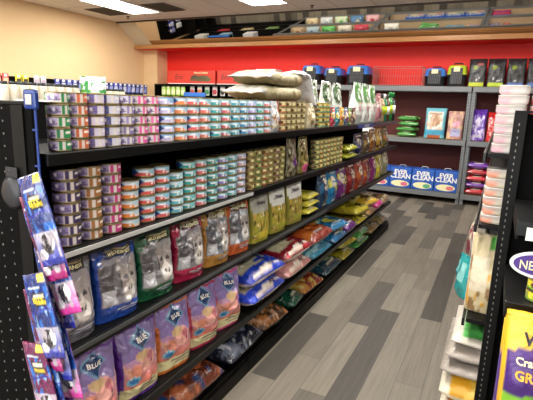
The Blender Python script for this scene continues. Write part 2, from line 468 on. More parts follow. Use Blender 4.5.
# ------------------------------------------------------------------ gondola shelving
def gondola(label, xf, y0, y1, side, levels, nsec, deck=.10, depth=.45, top=1.52, highlights=None):
    """xf: aisle face x; side=+1 when the face looks to +x"""
    r = empty('shelving_unit', label, 'shelving', (xf-side*depth, (y0+y1)/2, 0))
    ox, oy = r.location.x, r.location.y
    L = (y1-y0)/nsec
    def bx(c, d): return ((c[0]-ox, c[1]-oy, c[2]), d)
    for k in range(nsec):
        ya = y0+k*L
        B().box(*bx((xf-side*depth, ya+L/2, (top+.1)/2), (.02, L-.012, top-.104))).build('back_panel', M['blackmat'], r)
        d = B().box(*bx((xf-side*depth/2, ya+L/2, deck-.012), (depth-.03, L-.006, .024)))
        d.build('base_deck', M['black'], r)
        B().box(*bx((xf-side*.012, ya+L/2, (deck-.026)/2), (.02, L-.006, deck-.028))).build('kick_plate', M['black'], r)
        for li, z in enumerate(levels):
            s = B().box(*bx((xf-side*(depth/2-.004), ya+L/2, z-.008), (depth-.035, L-.008, .016)))
            for q in (ya+.008, ya+L-.008):   # tapered shelf brackets
                a = s
                P = [(0, -.018), (-.06*1, -.018), (-(depth-.05), -.075), (-(depth-.05), -.018)]
                xs = [xf-side*.02+side*px-ox for px, _ in P]
                v1 = [s.bm.verts.new((x, q-.002-oy, z+pz)) for x, (_, pz) in zip(xs, P)]
                v2 = [s.bm.verts.new((x, q+.002-oy, z+pz)) for x, (_, pz) in zip(xs, P)]
                s.bm.faces.new(v1); s.bm.faces.new(v2[::-1])
                for i in range(4): s.bm.faces.new((v1[i], v1[(i+1) % 4], v2[(i+1) % 4], v2[i]))
            so = s.build('shelf', M['black'], r)
            rm = (highlights or {}).get((li, k))
            ro = B().box(*bx((xf-side*.004, ya+L/2, z-.017), (.012, L-.004, .036)), bev=.003).build('price_rail', M['railblack'], so)
            if rm: B().box(*bx((xf+side*.003, ya+L/2, z-.012), (.003, L-.01, .017)), bev=.001).build('price_strip', M[rm], so)  # strip puts a highlight on the black lip into its colour
    for k in range(nsec+1):
        yy = y0+k*L
        u = B().box(*bx((xf-side*(depth+.012), yy, top/2), (.04, .03, top)))
        h = B()
        if k == 0:
            for i in range(int(top/.05)-1): h.box(*bx((xf-side*(depth+.012), yy-.0156, .05+i*.05), (.003, .001, .010)))
        build_multi('upright', [(u, M['black']), (h, M['dot'])], r)
    return r

gl = {(1, 0): 'rail', (2, 0): 'railgrey', (2, 1): 'railgrey'}  # which shelf lips carry a painted highlight
XF = -1.14; Z1, Z2, Z3, Z4, Z0 = 1.385, 1.083, .752, .365, .10
gondola('long black five-level shelving unit filled with pet food, left side of the aisle', XF, .88, 5.88, 1, (Z1, Z2, Z3, Z4), 4, highlights=gl)
gondola('empty back face of the long black shelving unit, turned to the next aisle', XF-.96, .88, 5.88, -1, (1.2, .8, .4), 4, depth=.43)
gondola('black shelving unit on the right side of the aisle', -.045, 1.98, 6.86, -1, (1.385, 1.10, .69), 4, depth=.44)
gondola('black low shelving unit in the next aisle, topped by white jars', -2.82, 2.0, 5.7, 1, (1.50, 1.15, .8, .4), 3, depth=.42, top=1.50)
gondola('tall black shelving along the beige left wall, blue packets hanging on it', -6.9, 1.0, 8.2, 1, (.5, .95), 6, depth=.40, top=1.84)

# pegboard end panel of the left unit
r = empty('pegboard', 'black perforated pegboard panel at the near end of the left shelving', 'panel', (-1.68, .855, 0))
bd = B().box((.02, 0, .765), (1.02, .012, 1.51))
h = B()
for i in range(6):
    for j in range(36):
        x = .405-i*.0485; z = .25+j*.036+(.018 if i % 2 else 0)
        h.box((x, -.0065, z), (.004, .001, .0055))  # pale dots stand for light showing through the peg holes
build_multi('board', [(bd, M['blackmat']), (h, M['dot'])], r)
B().box((.02, .038, .671+.855), (.95, .07, .008)).build('end_cap', M['black'], r)
B().box((.475, -.009, .765), (.05, .006, 1.51)).build('edge_strip', M['black'], r)
# round black packaged item hanging on the end panel
r = empty('hanging_pack', 'black round-bodied pet toy pack hanging on the pegboard end panel', 'package', (-1.235, .835, 1.27))
B().lathe([(.01, -.012), (.035, -.012), (.05, 0), (.035, .012), (.01, .012)], 24).build('shell', M['dark'], r).rotation_euler = (PI/2, 0, 0)
B().box((0, 0, .06), (.05, .003, .03), bev=.001).build('header_card', M['dark'], r)
B().tube([(0, .01, .065), (0, -.02, .065)], .002).build('hook', M['chrome'], r)
o = B().box((0, 0, 0), (.11, .05, .004), rz=.25).build('paper_card', M['white']); o.location = (-1.19, .905, 1.534); o.rotation_euler = (0, 0, 0)
tag(o, 'small white card lying on top of the near pegboard end panel', 'card')

# ------------------------------------------------------------------ cans
CH = .0352
def can_meshes(r, paint):
    b = B()
    z = CH-.0006
    b.lathe([(r*.93, 0), (r, .0012), (r, .003), (r*.975, .0045), (r*.975, z-.0045), (r, z-.003), (r, z-.0008), (r*.965, z), (r*.94, z-.003), (r*.2, z-.003)], 30)
    body = b.mesh('can'); body.materials.append(M['tin'])
    n, k = 64, 7; vs, fs, cs = [], [], []
    for j in range(k+1):
        for i in range(n):
            a = i/n*2*PI
            u = ((i/n*4) % 2)-1      # printed twice around
            vs.append((r*.982*math.cos(a), r*.982*math.sin(a), .0048+(z-.0096)*j/k)); cs.append(paint(u, j/k))
    for j in range(k):
        for i in range(n): a = j*n+i; c = j*n+(i+1) % n; fs.append((a, c, c+n, a+n))
    me = bpy.data.meshes.new('can_label'); me.from_pydata(vs, [], fs)
    for p in me.polygons: p.use_smooth = True
    paint_attr(me, cs); me.materials.append(M['label'])
    return body, me

def styA(c1, c2='b9a8cc'):
    c1 = hx(c1); c2 = hx(c2)
    return lay(('bg', hx('d9d2cc')), ('r', -1, -.35, 0, 1, c1), ('r', -.3, .55, 0, 1, c2), ('e', .1, .4, .28, .45, hx('7a6c96')), ('e', .15, .6, .12, .2, hx('e8e2ea')), ('n', -.3, .55, 0, .6, hx('5d5378'), .15, 5, 1.0), ('r', .6, .75, 0, 1, c1), ('r', -.9, -.5, .55, .75, hx('e9e4dc')))
def styB(c1, c2='a9cfe6'):
    c1 = hx(c1); c2 = hx(c2)
    return lay(('bg', c2), ('w', -.1, .22, 2.2, .4, .42, c1), ('r', -1, 1, 0, .16, c1), ('w', .3, .2, 2.2, .4, .09, hx('f2ecec')), ('d', -.1, .55, .36, .62, hx('1b3f80')), ('r', .3, .85, .55, .8, hx('e8eef4')), ('d', .75, .25, .12, .2, hx('efe9e4')))
def styG(c1, c2='9f9258'):
    c1 = hx(c1); c2 = hx(c2)
    return lay(('bg', c2), ('r', -1, 1, 0, .22, c1), ('e', 0, .5, .5, .4, hx('5b3d24')), ('e', -.15, .62, .15, .14, hx('d8c898')), ('r', .6, .9, .3, .8, hx('d8cfa8')), ('r', -1, -.7, .2, .9, hx('8c8c46')))
CAN = {}
def can_kind(k):
    if k in CAN: return CAN[k]
    st, c1, c2, rad = k
    P = {'A': styA, 'B': styB, 'G': styG}[st]
    CAN[k] = can_meshes(rad, P(c1, c2) if c2 else P(c1))
    return CAN[k]
ORD = ['first', 'second', 'third', 'fourth', 'fifth', 'sixth', 'seventh', 'eighth', 'ninth', 'tenth', 'eleventh', 'twelfth', 'thirteenth', 'fourteenth', 'fifteenth', 'sixteenth', 'seventeenth', 'eighteenth', 'nineteenth', 'twentieth']
def stack(x, y, z, n, k, desc, order, anchor, group, cname='cat_food_can', rz0=0):
    body, lab = can_kind(k)
    for i in range(n):
        pos = 'topmost' if i == n-1 else ('bottom' if i == 0 else ORD[n-1-i]+' from top')
        o = bpy.data.objects.new(cname, body); COL.objects.link(o)
        o.location = (x+random.uniform(-.002, .002), y+random.uniform(-.0012, .0012), z+.0008+i*CH)
        o.rotation_euler = (0, 0, rz0+random.choice((-.25, 0, .1, .35, 0, -.1)))
        tag(o, f'{desc} can, {pos}, {ORD[order]} stack {anchor}', 'can', group)
        l = bpy.data.objects.new('paper_label', lab); COL.objects.link(l); l.parent = o

R1, R2, R0 = .0375, .0418, .0333
A1 = [('A', '2f8a55', None, 'green-and-lilac'), ('A', 'c9653a', 'a78fb4', 'orange-brown'), ('A', 'cfc6dd', '6f62a8', 'pale violet'), ('A', 'c8c8dc', '3d4a8c', 'navy-and-white'),
      ('A', '8f84b8', 'cfc8e4', 'grey-violet'), ('A', 'e25aa4', 'c9c2cc', 'pink-and-grey'), ('A', 'e870b0', 'e6dce6', 'bright pink'), ('B', 'b9b2d8', '8fb6e0', 'lilac-blue'),
      ('B', 'e98b55', 'a5cbe6', 'orange-banded'), ('B', 'e2676a', 'b4d4e8', 'red-banded'), ('B', 'e2736a', '9dccd8', 'coral-banded'), ('B', '3aa5a8', 'a9d2e2', 'teal-banded'), ('B', 'cf6a78', '8cc6cc', 'rose-banded'),
      ('B', '3f9fb4', '9ac8dc', 'blue-green'), ('B', '3c8fc0', 'a6d0e0', 'sky blue'), ('B', 'a8a2dc', 'a8c8e8', 'lilac-banded'), ('B', '58b4a8', 'a4c8e4', 'aqua-banded'), ('B', 'e28a92', 'a8cce6', 'salmon-banded')]
y = .968
for i, (st, c1, c2, d) in enumerate(A1):
    stack(XF-.05, y, Z1, 5, (st, c1, c2, R0 if i < 7 else R2), d, i, 'from near end, top shelf', 'cans along the near part of the top shelf')
    y += .0685 if i < 6 else .0765 if i == 6 else .0865
y = .985
A2 = [('A', '3b2f5a', '8a7fae', 'dark violet', 7), ('A', 'a5713f', '9c90b4', 'brown-and-lilac', 7), ('A', 'c83c86', 'a394b8', 'magenta-and-lilac', 7), ('B', 'ea8a35', 'b8d2dc', 'orange-banded', 5), ('B', 'dc5a55', 'a9cfe0', 'red-banded', 6),
      ('B', 'e05f62', '8fc4dc', 'coral-banded', 6), ('B', '5fb6c4', 'b4dae6', 'aqua-banded', 5), ('B', '2f9f9c', '7cc4c8', 'teal-banded', 6), ('B', 'd86a78', '86c0c4', 'rose-banded', 6), ('B', '35908c', '6fb9bd', 'sea green', 6),
      ('B', '8a86c8', '84bcc4', 'lilac-banded', 6), ('B', '5fb0b4', '7fbcd4', 'blue-green', 6), ('B', 'c8a0b4', 'a4b4d4', 'pale pink', 6)]
for i, (st, c1, c2, d, n) in enumerate(A2):
    stack(XF-.058, y, Z2, n, (st, c1, c2, R2), d, i, 'from near end, second shelf', 'cans along the near part of the second shelf')
    y += .0895
# y ends ~2.13
G2 = ['8d6b34', '4c8a3c', 'b4532e', '8d6b34', '8d4f6e', '6f7a3a']
for i in range(6):
    stack(XF-.055, 2.165+i*.0775, Z2, 6, ('G', G2[i], None, R1), 'gold-labelled', i, 'left of clear treat pouches, second shelf', 'gold cans left of the clear treat pouches')
for i in range(8):
    stack(XF-.055, 3.17+i*.0785, Z2, 6, ('G', ['5c8a48', 'c07a2e', '4c9a72', 'b4532e'][i % 4], 'd6c878', R1), 'green-gold', i, 'right of treat pouches, second shelf', 'green and gold cans right of the treat pouches')
for i in range(5):
    stack(XF-.055, 2.545+i*.0775, Z1, 5, ('G', ['c0522e', '7a5a34', '8a7434', '7a5a34', '8a7434'][i], 'cfc08e', R1), 'beige-labelled', i, 'under the lying beige bags, top shelf', 'beige cans under the lying bags')
for i in range(3):
    stack(XF-.055, 3.19+i*.079, Z1, 5, ('G', '3c9a8c', 'd8bf4a', R1), 'yellow-and-teal', i, 'right of the white draped bag', 'yellow and teal cans past the white bag')

# hidden cartons behind the cans carry the lying bags
for i, y in enumerate((2.33, 2.62)):
    o = B().box((0, 0, .088), (.2, .27, .176), bev=.004).build('cardboard_carton', M['board']); o.location = (XF-.2, y, Z1+.001)
    tag(o, 'plain brown carton behind the beige cans, '+('nearer' if i == 0 else 'farther')+' of the two', 'box', 'cartons behind the beige cans')

# ------------------------------------------------------------------ prints
def p_wild(main, photo='8f8f96', face='a39b98'):
    m = hx(main); g = hx(photo); fc = hx(face); dk = hx('4a444a'); lt = hx('dedad6')
    md = tuple(x*.55 for x in m)
    return lay(('bg', m), ('r', -.86, .9, .22, .74, g), ('e', .1, .74, .8, .14, g), ('g', .22, .5, hx('a4a2aa'), g) if False else ('r', -.86, .0, .3, .74, tuple(x*.75 for x in g)), ('n', -.86, .1, .4, .86, hx('5c5a60'), .2, 3, 6.),
               ('r', -.8, -.25, .24, .42, hx('c9ccd2')), ('r', -.78, -.35, .42, .62, hx('55525a')),
               ('tri', -.1, .62, .02, .82, .2, .66, fc), ('tri', .8, .62, .72, .82, .5, .66, fc),
               ('e', .36, .52, .42, .2, fc), ('e', .36, .36, .3, .13, lt), ('e', .36, .39, .13, .035, dk), ('e', .18, .55, .1, .03, dk), ('e', .54, .55, .1, .03, dk), ('e', .36, .46, .07, .1, hx('d8d0c8')),
               ('r', -.05, .0, .4, .6, dk), ('r', .74, .78, .38, .58, dk),
               ('r', -.55, .75, .8, .93, md), ('r', -.45, .65, .83, .9, hx('3a3c3c')), ('r', -.48, .68, .815, .83, hx('d8cf96')), ('r', -.48, .68, .9, .912, hx('d8cf96')),
               ('r', -.2, .8, .145, .165, hx('c8ccd8')), ('r', 0, .7, .105, .12, hx('b4bccc')), ('r', -1, 1, .95, 1, tuple(min(1, x*1.3+.1) for x in m)))
def p_blue(main, mid='d98a7a'):
    m = hx(main)
    return lay(('bg', m), ('g', .2, .55, hx('d2735f'), hx('b98fb8')), ('g', .55, .92, hx('8d78b4'), hx('8a76b2')), ('n', -1, 1, .25, .6, hx('e0a48c'), .2, 3, 3.), 
               ('e', .25, .47, .38, .14, hx('e8a79c')), ('e', .42, .5, .14, .06, hx('c46f7c')), ('e', .0, .56, .3, .07, hx('d4b184')), ('e', -.35, .38, .25, .1, hx('d88870')), ('e', .5, .42, .06, .03, hx('8a3c54')),
               ('d', .05, .77, .5, .16, hx('79a9cc')), ('d', .05, .77, .42, .135, hx('1c3f74')), ('e', -.5, .28, .28, .055, hx('6fb0cc')), ('e', -.5, .28, .2, .035, hx('1f5f92')),
               ('r', -1, -.84, 0, .7, m), ('r', .88, 1, 0, .7, m), ('r', -1, 1, .0, .06, m), ('r', -1, 1, .05, .2, hx('e6dca8')), ('r', -.3, .7, .13, .155, hx('5f4a68')), ('r', -.1, .6, .085, .1, hx('8d7c82')), ('r', -1, 1, .95, 1, hx('a596c4')))
def p_nat(top, body, acc):
    return lay(('bg', hx(body)), ('n', -1, 1, .1, .68, hx('c4a24c'), .1, 5, 1.), ('n', -1, 1, .1, .68, hx('5d4a22'), .22, 6, 9.), ('n', -1, 1, .1, .68, hx('e4dcae'), .35, 5, 4.), ('r', -1, 1, .62, 1, hx(top)), ('r', -.3, .8, .08, .22, hx(acc)), ('r', -1, -.8, 0, .68, hx('8c8a2c')), ('r', -.6, .6, .76, .79, hx('9a9a98')))
def p_gen(bg, band, acc, seed=0, lab='e8e0c4'):
    rd = random.Random(seed)
    return lay(('bg', hx(bg)), ('w', .35+.2*rd.random(), .08, 3, seed, .22, hx(band)), ('e', rd.uniform(-.3, .3), .62, .45, .16, hx(lab)), ('e', rd.uniform(-.3, .3), .3, .35, .12, hx(acc)), ('n', -1, 1, .1, .9, hx(acc), .34, 3.5, seed*2.1), ('r', -.6, .6, .84, .9, hx(lab)), ('r', -.4, .5, .08, .12, hx(lab)), ('r', -.3, .3, .6, .63, hx(bg)))
def p_label_up(bg, lab, band, seed=0):   # lying bag seen from the aisle: cream label on top face, stripe and white patches at its foot
    return lay(('bg', hx(bg)), ('n', -1, 1, .0, 1, tuple(min(1, x*1.25) for x in hx(bg)), .2, 3, seed), ('e', -.1, .36, .8, .2, hx(lab)), ('r', -.88, .2, .17, .38, hx(lab)), ('r', -.5, .15, .42, .44, hx('4c4038')), ('r', -.4, .0, .35, .365, hx('6c6058')), ('r', .0, .9, .2, .28, hx(band)), ('r', .3, .5, .16, .36, hx(band)), ('r', -.3, .8, .06, .09, hx('ece4d8')), ('e', .3, .075, .14, .03, hx('2e2a30')), ('r', -.7, .3, .02, .045, hx('e4d4c4')), ('r', -1, 1, .86, 1, tuple(x*.6 for x in hx(bg))))

# shelf 3: wild cat treat and food pouches
FX = XF-.012
def put_x(t): return FX-t/2-.006
wl = [(.965, '6c6c74', 'silver-grey', 'nearest on the middle shelf', 'a09ca0'), (1.178, '1f4fb4', 'royal blue', 'second on the middle shelf', '9a98a2'), (1.392, '14603c', 'dark green', 'between the blue and crimson ones', '98989c'),
      (1.62, 'b01848', 'crimson', 'between the green and gold ones', '8e8a92'), (1.845, 'c08a3c', 'gold', 'between the crimson and orange ones', '7c828a'), (2.06, 'd0622c', 'orange', 'right of the gold one', '9096a0')]
for i, (y, c, nm, where, ph) in enumerate(wl):
    bg = Bag(.2, .287, .095, p_wild(c, ph), 'pouch', seed=i+1, side=tuple(x*.8 for x in hx(c)), wr=.009, nu=44, nv=54)
    make_bag('pet_food_pouch', f'{nm} pouch with a wild cat face, {where}', 'bag', bg, M['foil'], (put_x(.095), y, Z3+.001), math.radians(84-i), [('WILDERNESS', .0175, .012, .248, M['text_cream'], 'lettering')], 'wild cat pouches on the middle shelf')
# shelf 4 purple bags
pb = [(.83, '6a3a9c', 'purple', 'nearest, cut off by the picture edge'), (1.055, '6a3a9c', 'purple', 'second from the near end'), (1.285, '5a2a90', 'deep purple', 'left of the orange-edged bag'), (1.51, 'e0762c', 'orange-edged', 'lower shelf'), (1.745, 'b42850', 'crimson-edged', 'right of the orange-edged bag'), (1.965, 'cc4a7c', 'pink-edged', 'left of the blue lying bags')]
for i, (y, c, nm, where) in enumerate(pb[1:]):
    bg = Bag(.218, .318, .11, p_blue(c), 'pouch', seed=i+11, side=hx(c), wr=.010, nu=44, nv=54)
    make_bag('pet_food_pouch', f'lilac cat food bag with salmon cat picture, {nm}, {where}', 'bag', bg, M['foil'], (put_x(.11), y, Z4+.001), math.radians(84-i), [('BLUE', .025, .006, .245, M['text_white'], 'lettering')], 'lilac cat food bags on the lower shelf')
# shelf 3 continued
nt_ = [(2.3, 'a8a89c', 'a8a23c', 'e0cc3c', 'left, with grey header'), (2.54, 'dcdcd4', 'a49a3a', 'b8b43c', 'middle of the three'), (2.81, 'e8e8e2', '9a9040', 'a8a83c', 'right, tallest-looking')]
for i, (y, t, b_, a, w) in enumerate(nt_):
    bg = Bag(.2 if i < 2 else .22, .288, .08, p_nat(t, b_, a), 'pouch', seed=i+21, side=hx('8f8a34'))
    make_bag('treat_pouch', f'white-topped olive treat pouch on the middle shelf, {w}', 'bag', bg, M['film'], (put_x(.08), y, Z3+.001), math.radians(84), [('Natural', .03, 0, .232, M['text_dark'], 'lettering')], 'olive treat pouches on the middle shelf')
def gb(y, w, h, t, cols, z, label, kind='pouch', seed=0, rz=90, name='pet_food_bag', m='foil', grp=None, x=None, lying=False, wr=.007, rx=0, ry=0, side=None, cat='bag', paint=None, texts=()):
    pt = paint or p_gen(cols[0], cols[1], cols[2], seed)
    bg = Bag(w, h, t, pt, kind, seed=seed, side=side or (None if lying else hx(cols[0])), lying=lying, wr=wr, nu=20, nv=24)
    X = x if x is not None else (put_x(t) if not lying else FX-h/2-.0)
    return make_bag(name, label, cat, bg, M[m], (X, y, z+.001), math.radians(rz), texts, grp, rx=rx, ry=ry)
for i, (y, dz, l) in enumerate(((3.1, 0, 'bottom'), (3.11, .056, 'middle'), (3.1, .112, 'top'))):
    gb(y, .22, .3, .055, ('d8cf4a', 'f0f0e8', 'b0a82c'), Z3+dz, f'yellow and white treat bag lying on the middle shelf, {l} of pile', 'pillow', 30+i, lying=True, grp='yellow and white treat bags lying on the middle shelf', name='treat_bag', wr=.004)
rest3 = [(3.38, .18, ('1c3c5c', '2a6c9c', '18304c'), 'dark navy bag on the middle shelf left of the turquoise bag'), (3.6, .22, ('2f8cc0', 'd8dc50', '1c5c94'), 'turquoise-blue bag with yellow tag on the middle shelf'),
         (3.86, .24, ('6c2a70', 'e4d84a', '8c3c84'), 'purple bag with yellow patch on the middle shelf'), (4.13, .24, ('7c1c28', 'a83a34', '5c1420'), 'maroon bag on the middle shelf, right of the purple-yellow one'),
         (4.41, .26, ('a8442c', 'c4642c', '6c2018'), 'rust red bag on the middle shelf beside the maroon one'), (4.7, .26, ('9c3c2c', 'd08040', '5c1c20'), 'brick-coloured bag on the middle shelf past the rust red one'),
         (4.97, .2, ('8c2a6c', 'c45a90', '5c1c4c'), 'magenta bag on the middle shelf left of the yellow bag'), (5.24, .27, ('d8cc3a', 'ece89c', '9c9030'), 'tall yellow bag on the middle shelf near its far end'), (5.55, .24, ('8c8a6c', 'c8c4a4', '5c5a44'), 'grey-olive bag, farthest on the middle shelf')]
for i, (y, w, c, l) in enumerate(rest3):
    gb(y, w, .285, .1, c, Z3, l, 'pouch', 40+i, grp='bags on the far half of the middle shelf')
# shelf 4 lying bags
def lb(y, z, w, h, t, paint, label, seed, grp, m='foil', rz=90, x=None, ry=0, name='pet_food_bag', texts=()):
    bg = Bag(w, h, t, paint, 'pillow', seed=seed, lying=True, wr=.011, nu=24, nv=26)
    return make_bag(name, label, 'bag', bg, M[m], (x if x is not None else FX-h/2+(.03 if z > .3 else .012), y, z+.003), math.radians(rz), texts, grp, ry=ry)
g4 = 'large bags lying on the lower shelf'
lb(2.36, Z4, .45, .43, .12, p_label_up('1c3cb4', 'd8d2b4', '2c50cc', 1), 'blue bag lying on the lower shelf, under another blue bag', 1, g4)
lb(2.34, Z4+.125, .45, .42, .12, p_label_up('1c3cb4', 'd8d2b4', '2c50cc', 2), 'blue bag with cream label lying on top of a blue bag', 2, g4, rz=87)
lb(2.83, Z4, .44, .43, .12, p_label_up('b87c78', 'dccab4', 'e0c4bc', 3), 'dusty pink bag lying under the maroon bag on the lower shelf', 3, g4)
lb(2.82, Z4+.125, .44, .42, .12, p_label_up('8c1c28', 'd8cfae', 'b01c30', 4), 'maroon bag with cream label lying right of the blue bags', 4, g4, rz=88)
lb(3.3, Z4, .44, .43, .1, lay(('bg', hx('2c7c9c')), ('w', .1, .03, 3, 0, .1, hx('8cc4cc'))), 'teal bag lying under the big orange bag', 5, g4)
lb(3.3, Z4+.107, .46, .43, .13, lay(('bg', hx('d0642c')), ('n', -1, 1, 0, 1, hx('e08038'), .1, 3, 1), ('w', .1, .02, 2, .4, .03, hx('ece4e0')), ('w', .03, .02, 2, .4, .03, hx('e8dcd8')), ('r', -.3, .5, .5, .53, hx('e8a050')), ('r', -1, 1, 0, .1, hx('8c3428'))), 'big orange bag with white stripes lying on the teal bag', 6, g4)
lb(3.75, Z4, .36, .4, .1, p_gen('1c6c9c', '58b0cc', 'd8d458', 7), 'shiny blue bag lying right of the orange bag, underneath', 7, g4)
lb(3.74, Z4+.107, .36, .38, .1, p_gen('2474a4', '80c8dc', 'd4d04c', 8), 'shiny blue bag lying right of the orange bag, on top', 8, g4, rz=82)
lb(4.1, Z4, .28, .36, .12, p_gen('5c2474', 'c03c84', 'e0d850', 9), 'purple and yellow bag lying between blue and yellow bags', 9, g4)
lb(4.47, Z4, .38, .4, .1, lay(('bg', hx('b0a424')), ('n', -1, 1, 0, 1, hx('8c8420'), .2, 3, 1), ('e', .1, .16, .22, .1, hx('2c2818')), ('r', -.6, .5, .5, .6, hx('d8cc50'))), 'mustard yellow bag lying underneath its twin on the lower shelf', 10, g4)
lb(4.46, Z4+.107, .38, .4, .1, lay(('bg', hx('bcae28')), ('n', -1, 1, 0, 1, hx('9c9020'), .2, 3, 2), ('e', .1, .16, .22, .1, hx('2c2818')), ('r', -.6, .5, .5, .6, hx('dcd054'))), 'mustard yellow bag lying on top of its twin on the lower shelf', 11, g4, rz=84)
lb(4.87, Z4, .34, .38, .11, p_gen('8c6c34', 'c4a44c', '5c4424', 12), 'brown and gold bag lying below a yellow-fronted bag', 12, g4)
lb(4.87, Z4+.117, .34, .38, .1, p_gen('d0a830', 'f0e080', '6c4c24', 13), 'yellow-fronted bag lying on the brown bag, lower shelf', 13, g4, rz=80)
lb(5.22, Z4, .28, .36, .14, p_gen('c42c7c', 'e05c9c', '8c7440', 14), 'magenta bag lying at the far end of the lower shelf', 14, g4)
lb(5.56, Z4, .3, .36, .13, p_gen('8c7444', 'bca46c', '54442c', 15), 'tan bag lying beyond the magenta bag on the lower shelf', 15, g4)
# deck bags
g0 = 'large bags lying on the bottom deck'
def dkb(y, w, t, paint, label, seed, z=Z0, rz=90, h=.42):
    lb(y, z, w, h, t, paint, label, seed, g0, rz=rz)
dkb(1.24, .36, .13, p_gen('14306c', '3c8ccc', '1c4c94', 1), 'glossy dark blue bag on the bottom deck, nearest in view', 21)
dkb(1.66, .43, .13, lay(('bg', hx('6c3424')), ('n', -1, 1, 0, .4, hx('b0623c'), .12, 4, 1), ('n', -1, 1, 0, .25, hx('1c3c6c'), .28, 4, 3), ('r', -.5, .2, .6, .62, hx('b09080')), ('r', -.45, .3, .52, .535, hx('a08070')), ('r', -1, 1, .8, 1, hx('3c201c'))), 'shiny brown bag lying on the bottom deck left of the navy bag', 22, rz=88)
dkb(2.12, .42, .13, lay(('bg', hx('1c2434')), ('n', -1, 1, 0, .45, hx('6c7488'), .12, 4, 1), ('n', -1, 1, 0, .3, hx('c8ccd4'), .35, 5, 3), ('r', -.5, .2, .6, .62, hx('707888')), ('r', -.45, .3, .52, .535, hx('606878'))), 'dark navy bag lying on the bottom deck beside the brown one', 23, rz=92)
dkb(2.52, .34, .13, lay(('bg', hx('5c3c20')), ('n', -1, 1, 0, .6, hx('b4743c'), .05, 4, 1), ('n', -1, 1, 0, .5, hx('dcac84'), .32, 4, 3)), 'copper brown bag lying on the bottom deck left of the green one', 24, rz=86)
dkb(2.855, .215, .12, p_gen('14503c', '2c8c64', '0c3428', 5), 'dark green bag lying on the bottom deck', 25, rz=95)
dkb(3.2, .38, .12, lay(('bg', hx('8c3424')), ('n', -1, 1, 0, .7, hx('c88c34'), .05, 3, 1), ('n', -1, 1, 0, .6, hx('dcc45c'), .25, 4, 3)), 'red and amber bag lying on the bottom deck right of the green bag', 26, rz=86)
dkb(3.66, .44, .12, p_gen('1c4454', '3c8cac', '8c9c6c', 7), 'dark teal bag lying on the bottom deck', 27)
dkb(4.12, .38, .1, p_gen('a09424', 'd4c848', '54501c', 8), 'olive yellow bag on the bottom deck, under its twin', 28)
dkb(4.12, .38, .1, p_gen('b0a428', 'dcd050', '5c541c', 9), 'olive yellow bag on the bottom deck, on top of its twin', 29, z=Z0+.117, rz=84)
dkb(4.62, .5, .085, lay(('bg', hx('4c9c44')), ('w', .3, .04, 2, 0, .3, hx('8ccc70')), ('r', -.4, .6, .04, .12, hx('d8ecc8'))), 'bright green bag on the bottom deck, under another green bag', 30)
dkb(4.62, .5, .085, lay(('bg', hx('54a44c')), ('w', .3, .04, 2, 0, .3, hx('94d478')), ('r', -.4, .6, .04, .12, hx('d8ecc8'))), 'bright green bag on the bottom deck, on top of a green bag', 31, z=Z0+.1, rz=93)
dkb(5.13, .4, .13, p_gen('8c7434', 'c4ac5c', '54441c', 12), 'gold-brown bag on the bottom deck right of the green bags', 32)
dkb(5.57, .36, .14, p_gen('94804c', 'd0bc78', '5c4c2c', 13), 'tan bag, farthest on the bottom deck', 33)
# shelf 2 pouches
gb(2.72, .15, .25, .07, ('5c5434', '8c8468', '2c2818'), Z2, 'clear pouch of brown treats with purple tag, second shelf', 'pouch', 51, grp='clear treat pouches on the second shelf', name='treat_pouch', paint=lay(('bg', hx('8a8468')), ('n', -1, 1, 0, 1, hx('4a3c24'), 0, 5, 1), ('n', -1, 1, .2, .9, hx('b8b49c'), .25, 4, 5), ('e', 0, .4, .5, .12, hx('6c3c84'))))
gb(2.92, .16, .25, .07, ('7c7434', '8c8468', '2c2818'), Z2, 'clear pouch of yellow-brown treats with pink tag, second shelf', 'pouch', 52, grp='clear treat pouches on the second shelf', name='treat_pouch', paint=lay(('bg', hx('8a7c3c')), ('n', -1, 1, .2, 1, hx('4a3c1c'), .05, 5, 2), ('n', -1, 1, .2, .9, hx('bcb070'), .25, 4, 5), ('e', 0, .16, .7, .13, hx('e0508c'))))
for i, (y, dz, l) in enumerate(((3.94, 0, 'bottom'), (3.95, .065, 'top'))):
    lb(y, Z2+dz, .3, .3, .06, p_gen('a4a82c', 'dce068', '6c702c', 60+i), f'yellow-green bag lying on the second shelf, {l} of the two', 60+i, 'yellow-green bags lying on the second shelf')
gb(4.3, .26, .21, .09, ('1c2448', '5c6498', '101430'), Z2, 'navy blue bag on the second shelf beside yellow-green bags', 'pouch', 63)
gb(4.58, .22, .22, .09, ('5c4c34', 'a48c5c', '2c2418'), Z2, 'dark tan bag on the second shelf right of the navy bag', 'pouch', 64)
gb(4.84, .24, .23, .09, ('8c5c2c', 'd0a45c', '4c2c18'), Z2, 'amber-brown bag on the second shelf, third from the far end', 'pouch', 65)
gb(5.12, .24, .24, .09, ('b88c34', 'e0c46c', '2c2c30'), Z2, 'golden bag on the second shelf, second from the far end', 'pouch', 66)
gb(5.42, .26, .24, .09, ('6c6434', 'b4743c', '1c2420'), Z2, 'olive and orange bag at the far end of the second shelf', 'pouch', 67)
# top shelf
for i, (y, l) in enumerate(((2.375, 'left'),)):
    gb(2.433, .125, .175, .05, ('d8d8d0',)*3, Z1, 'white and amber treat pouch under the beige lying bags', 'pouch', 70, name='treat_pouch', paint=lay(('bg', hx('c8ccd4')), ('n', -1, 1, .1, .6, hx('b8842c'), .05, 4, 1), ('r', .7, 1, 0, 1, hx('e2622c')), ('n', -1, .7, .5, 1, hx('f2f2f2'), 0, 3, 3), ('r', -.8, .5, .1, .25, hx('e4dcc4'))))
gb(3.02, .15, .145, .06, ('d4c8a4', 'b09c6c', '8c7c54'), Z1, 'beige pouch below the white draped bag, top shelf', 'pouch', 71, name='treat_pouch')
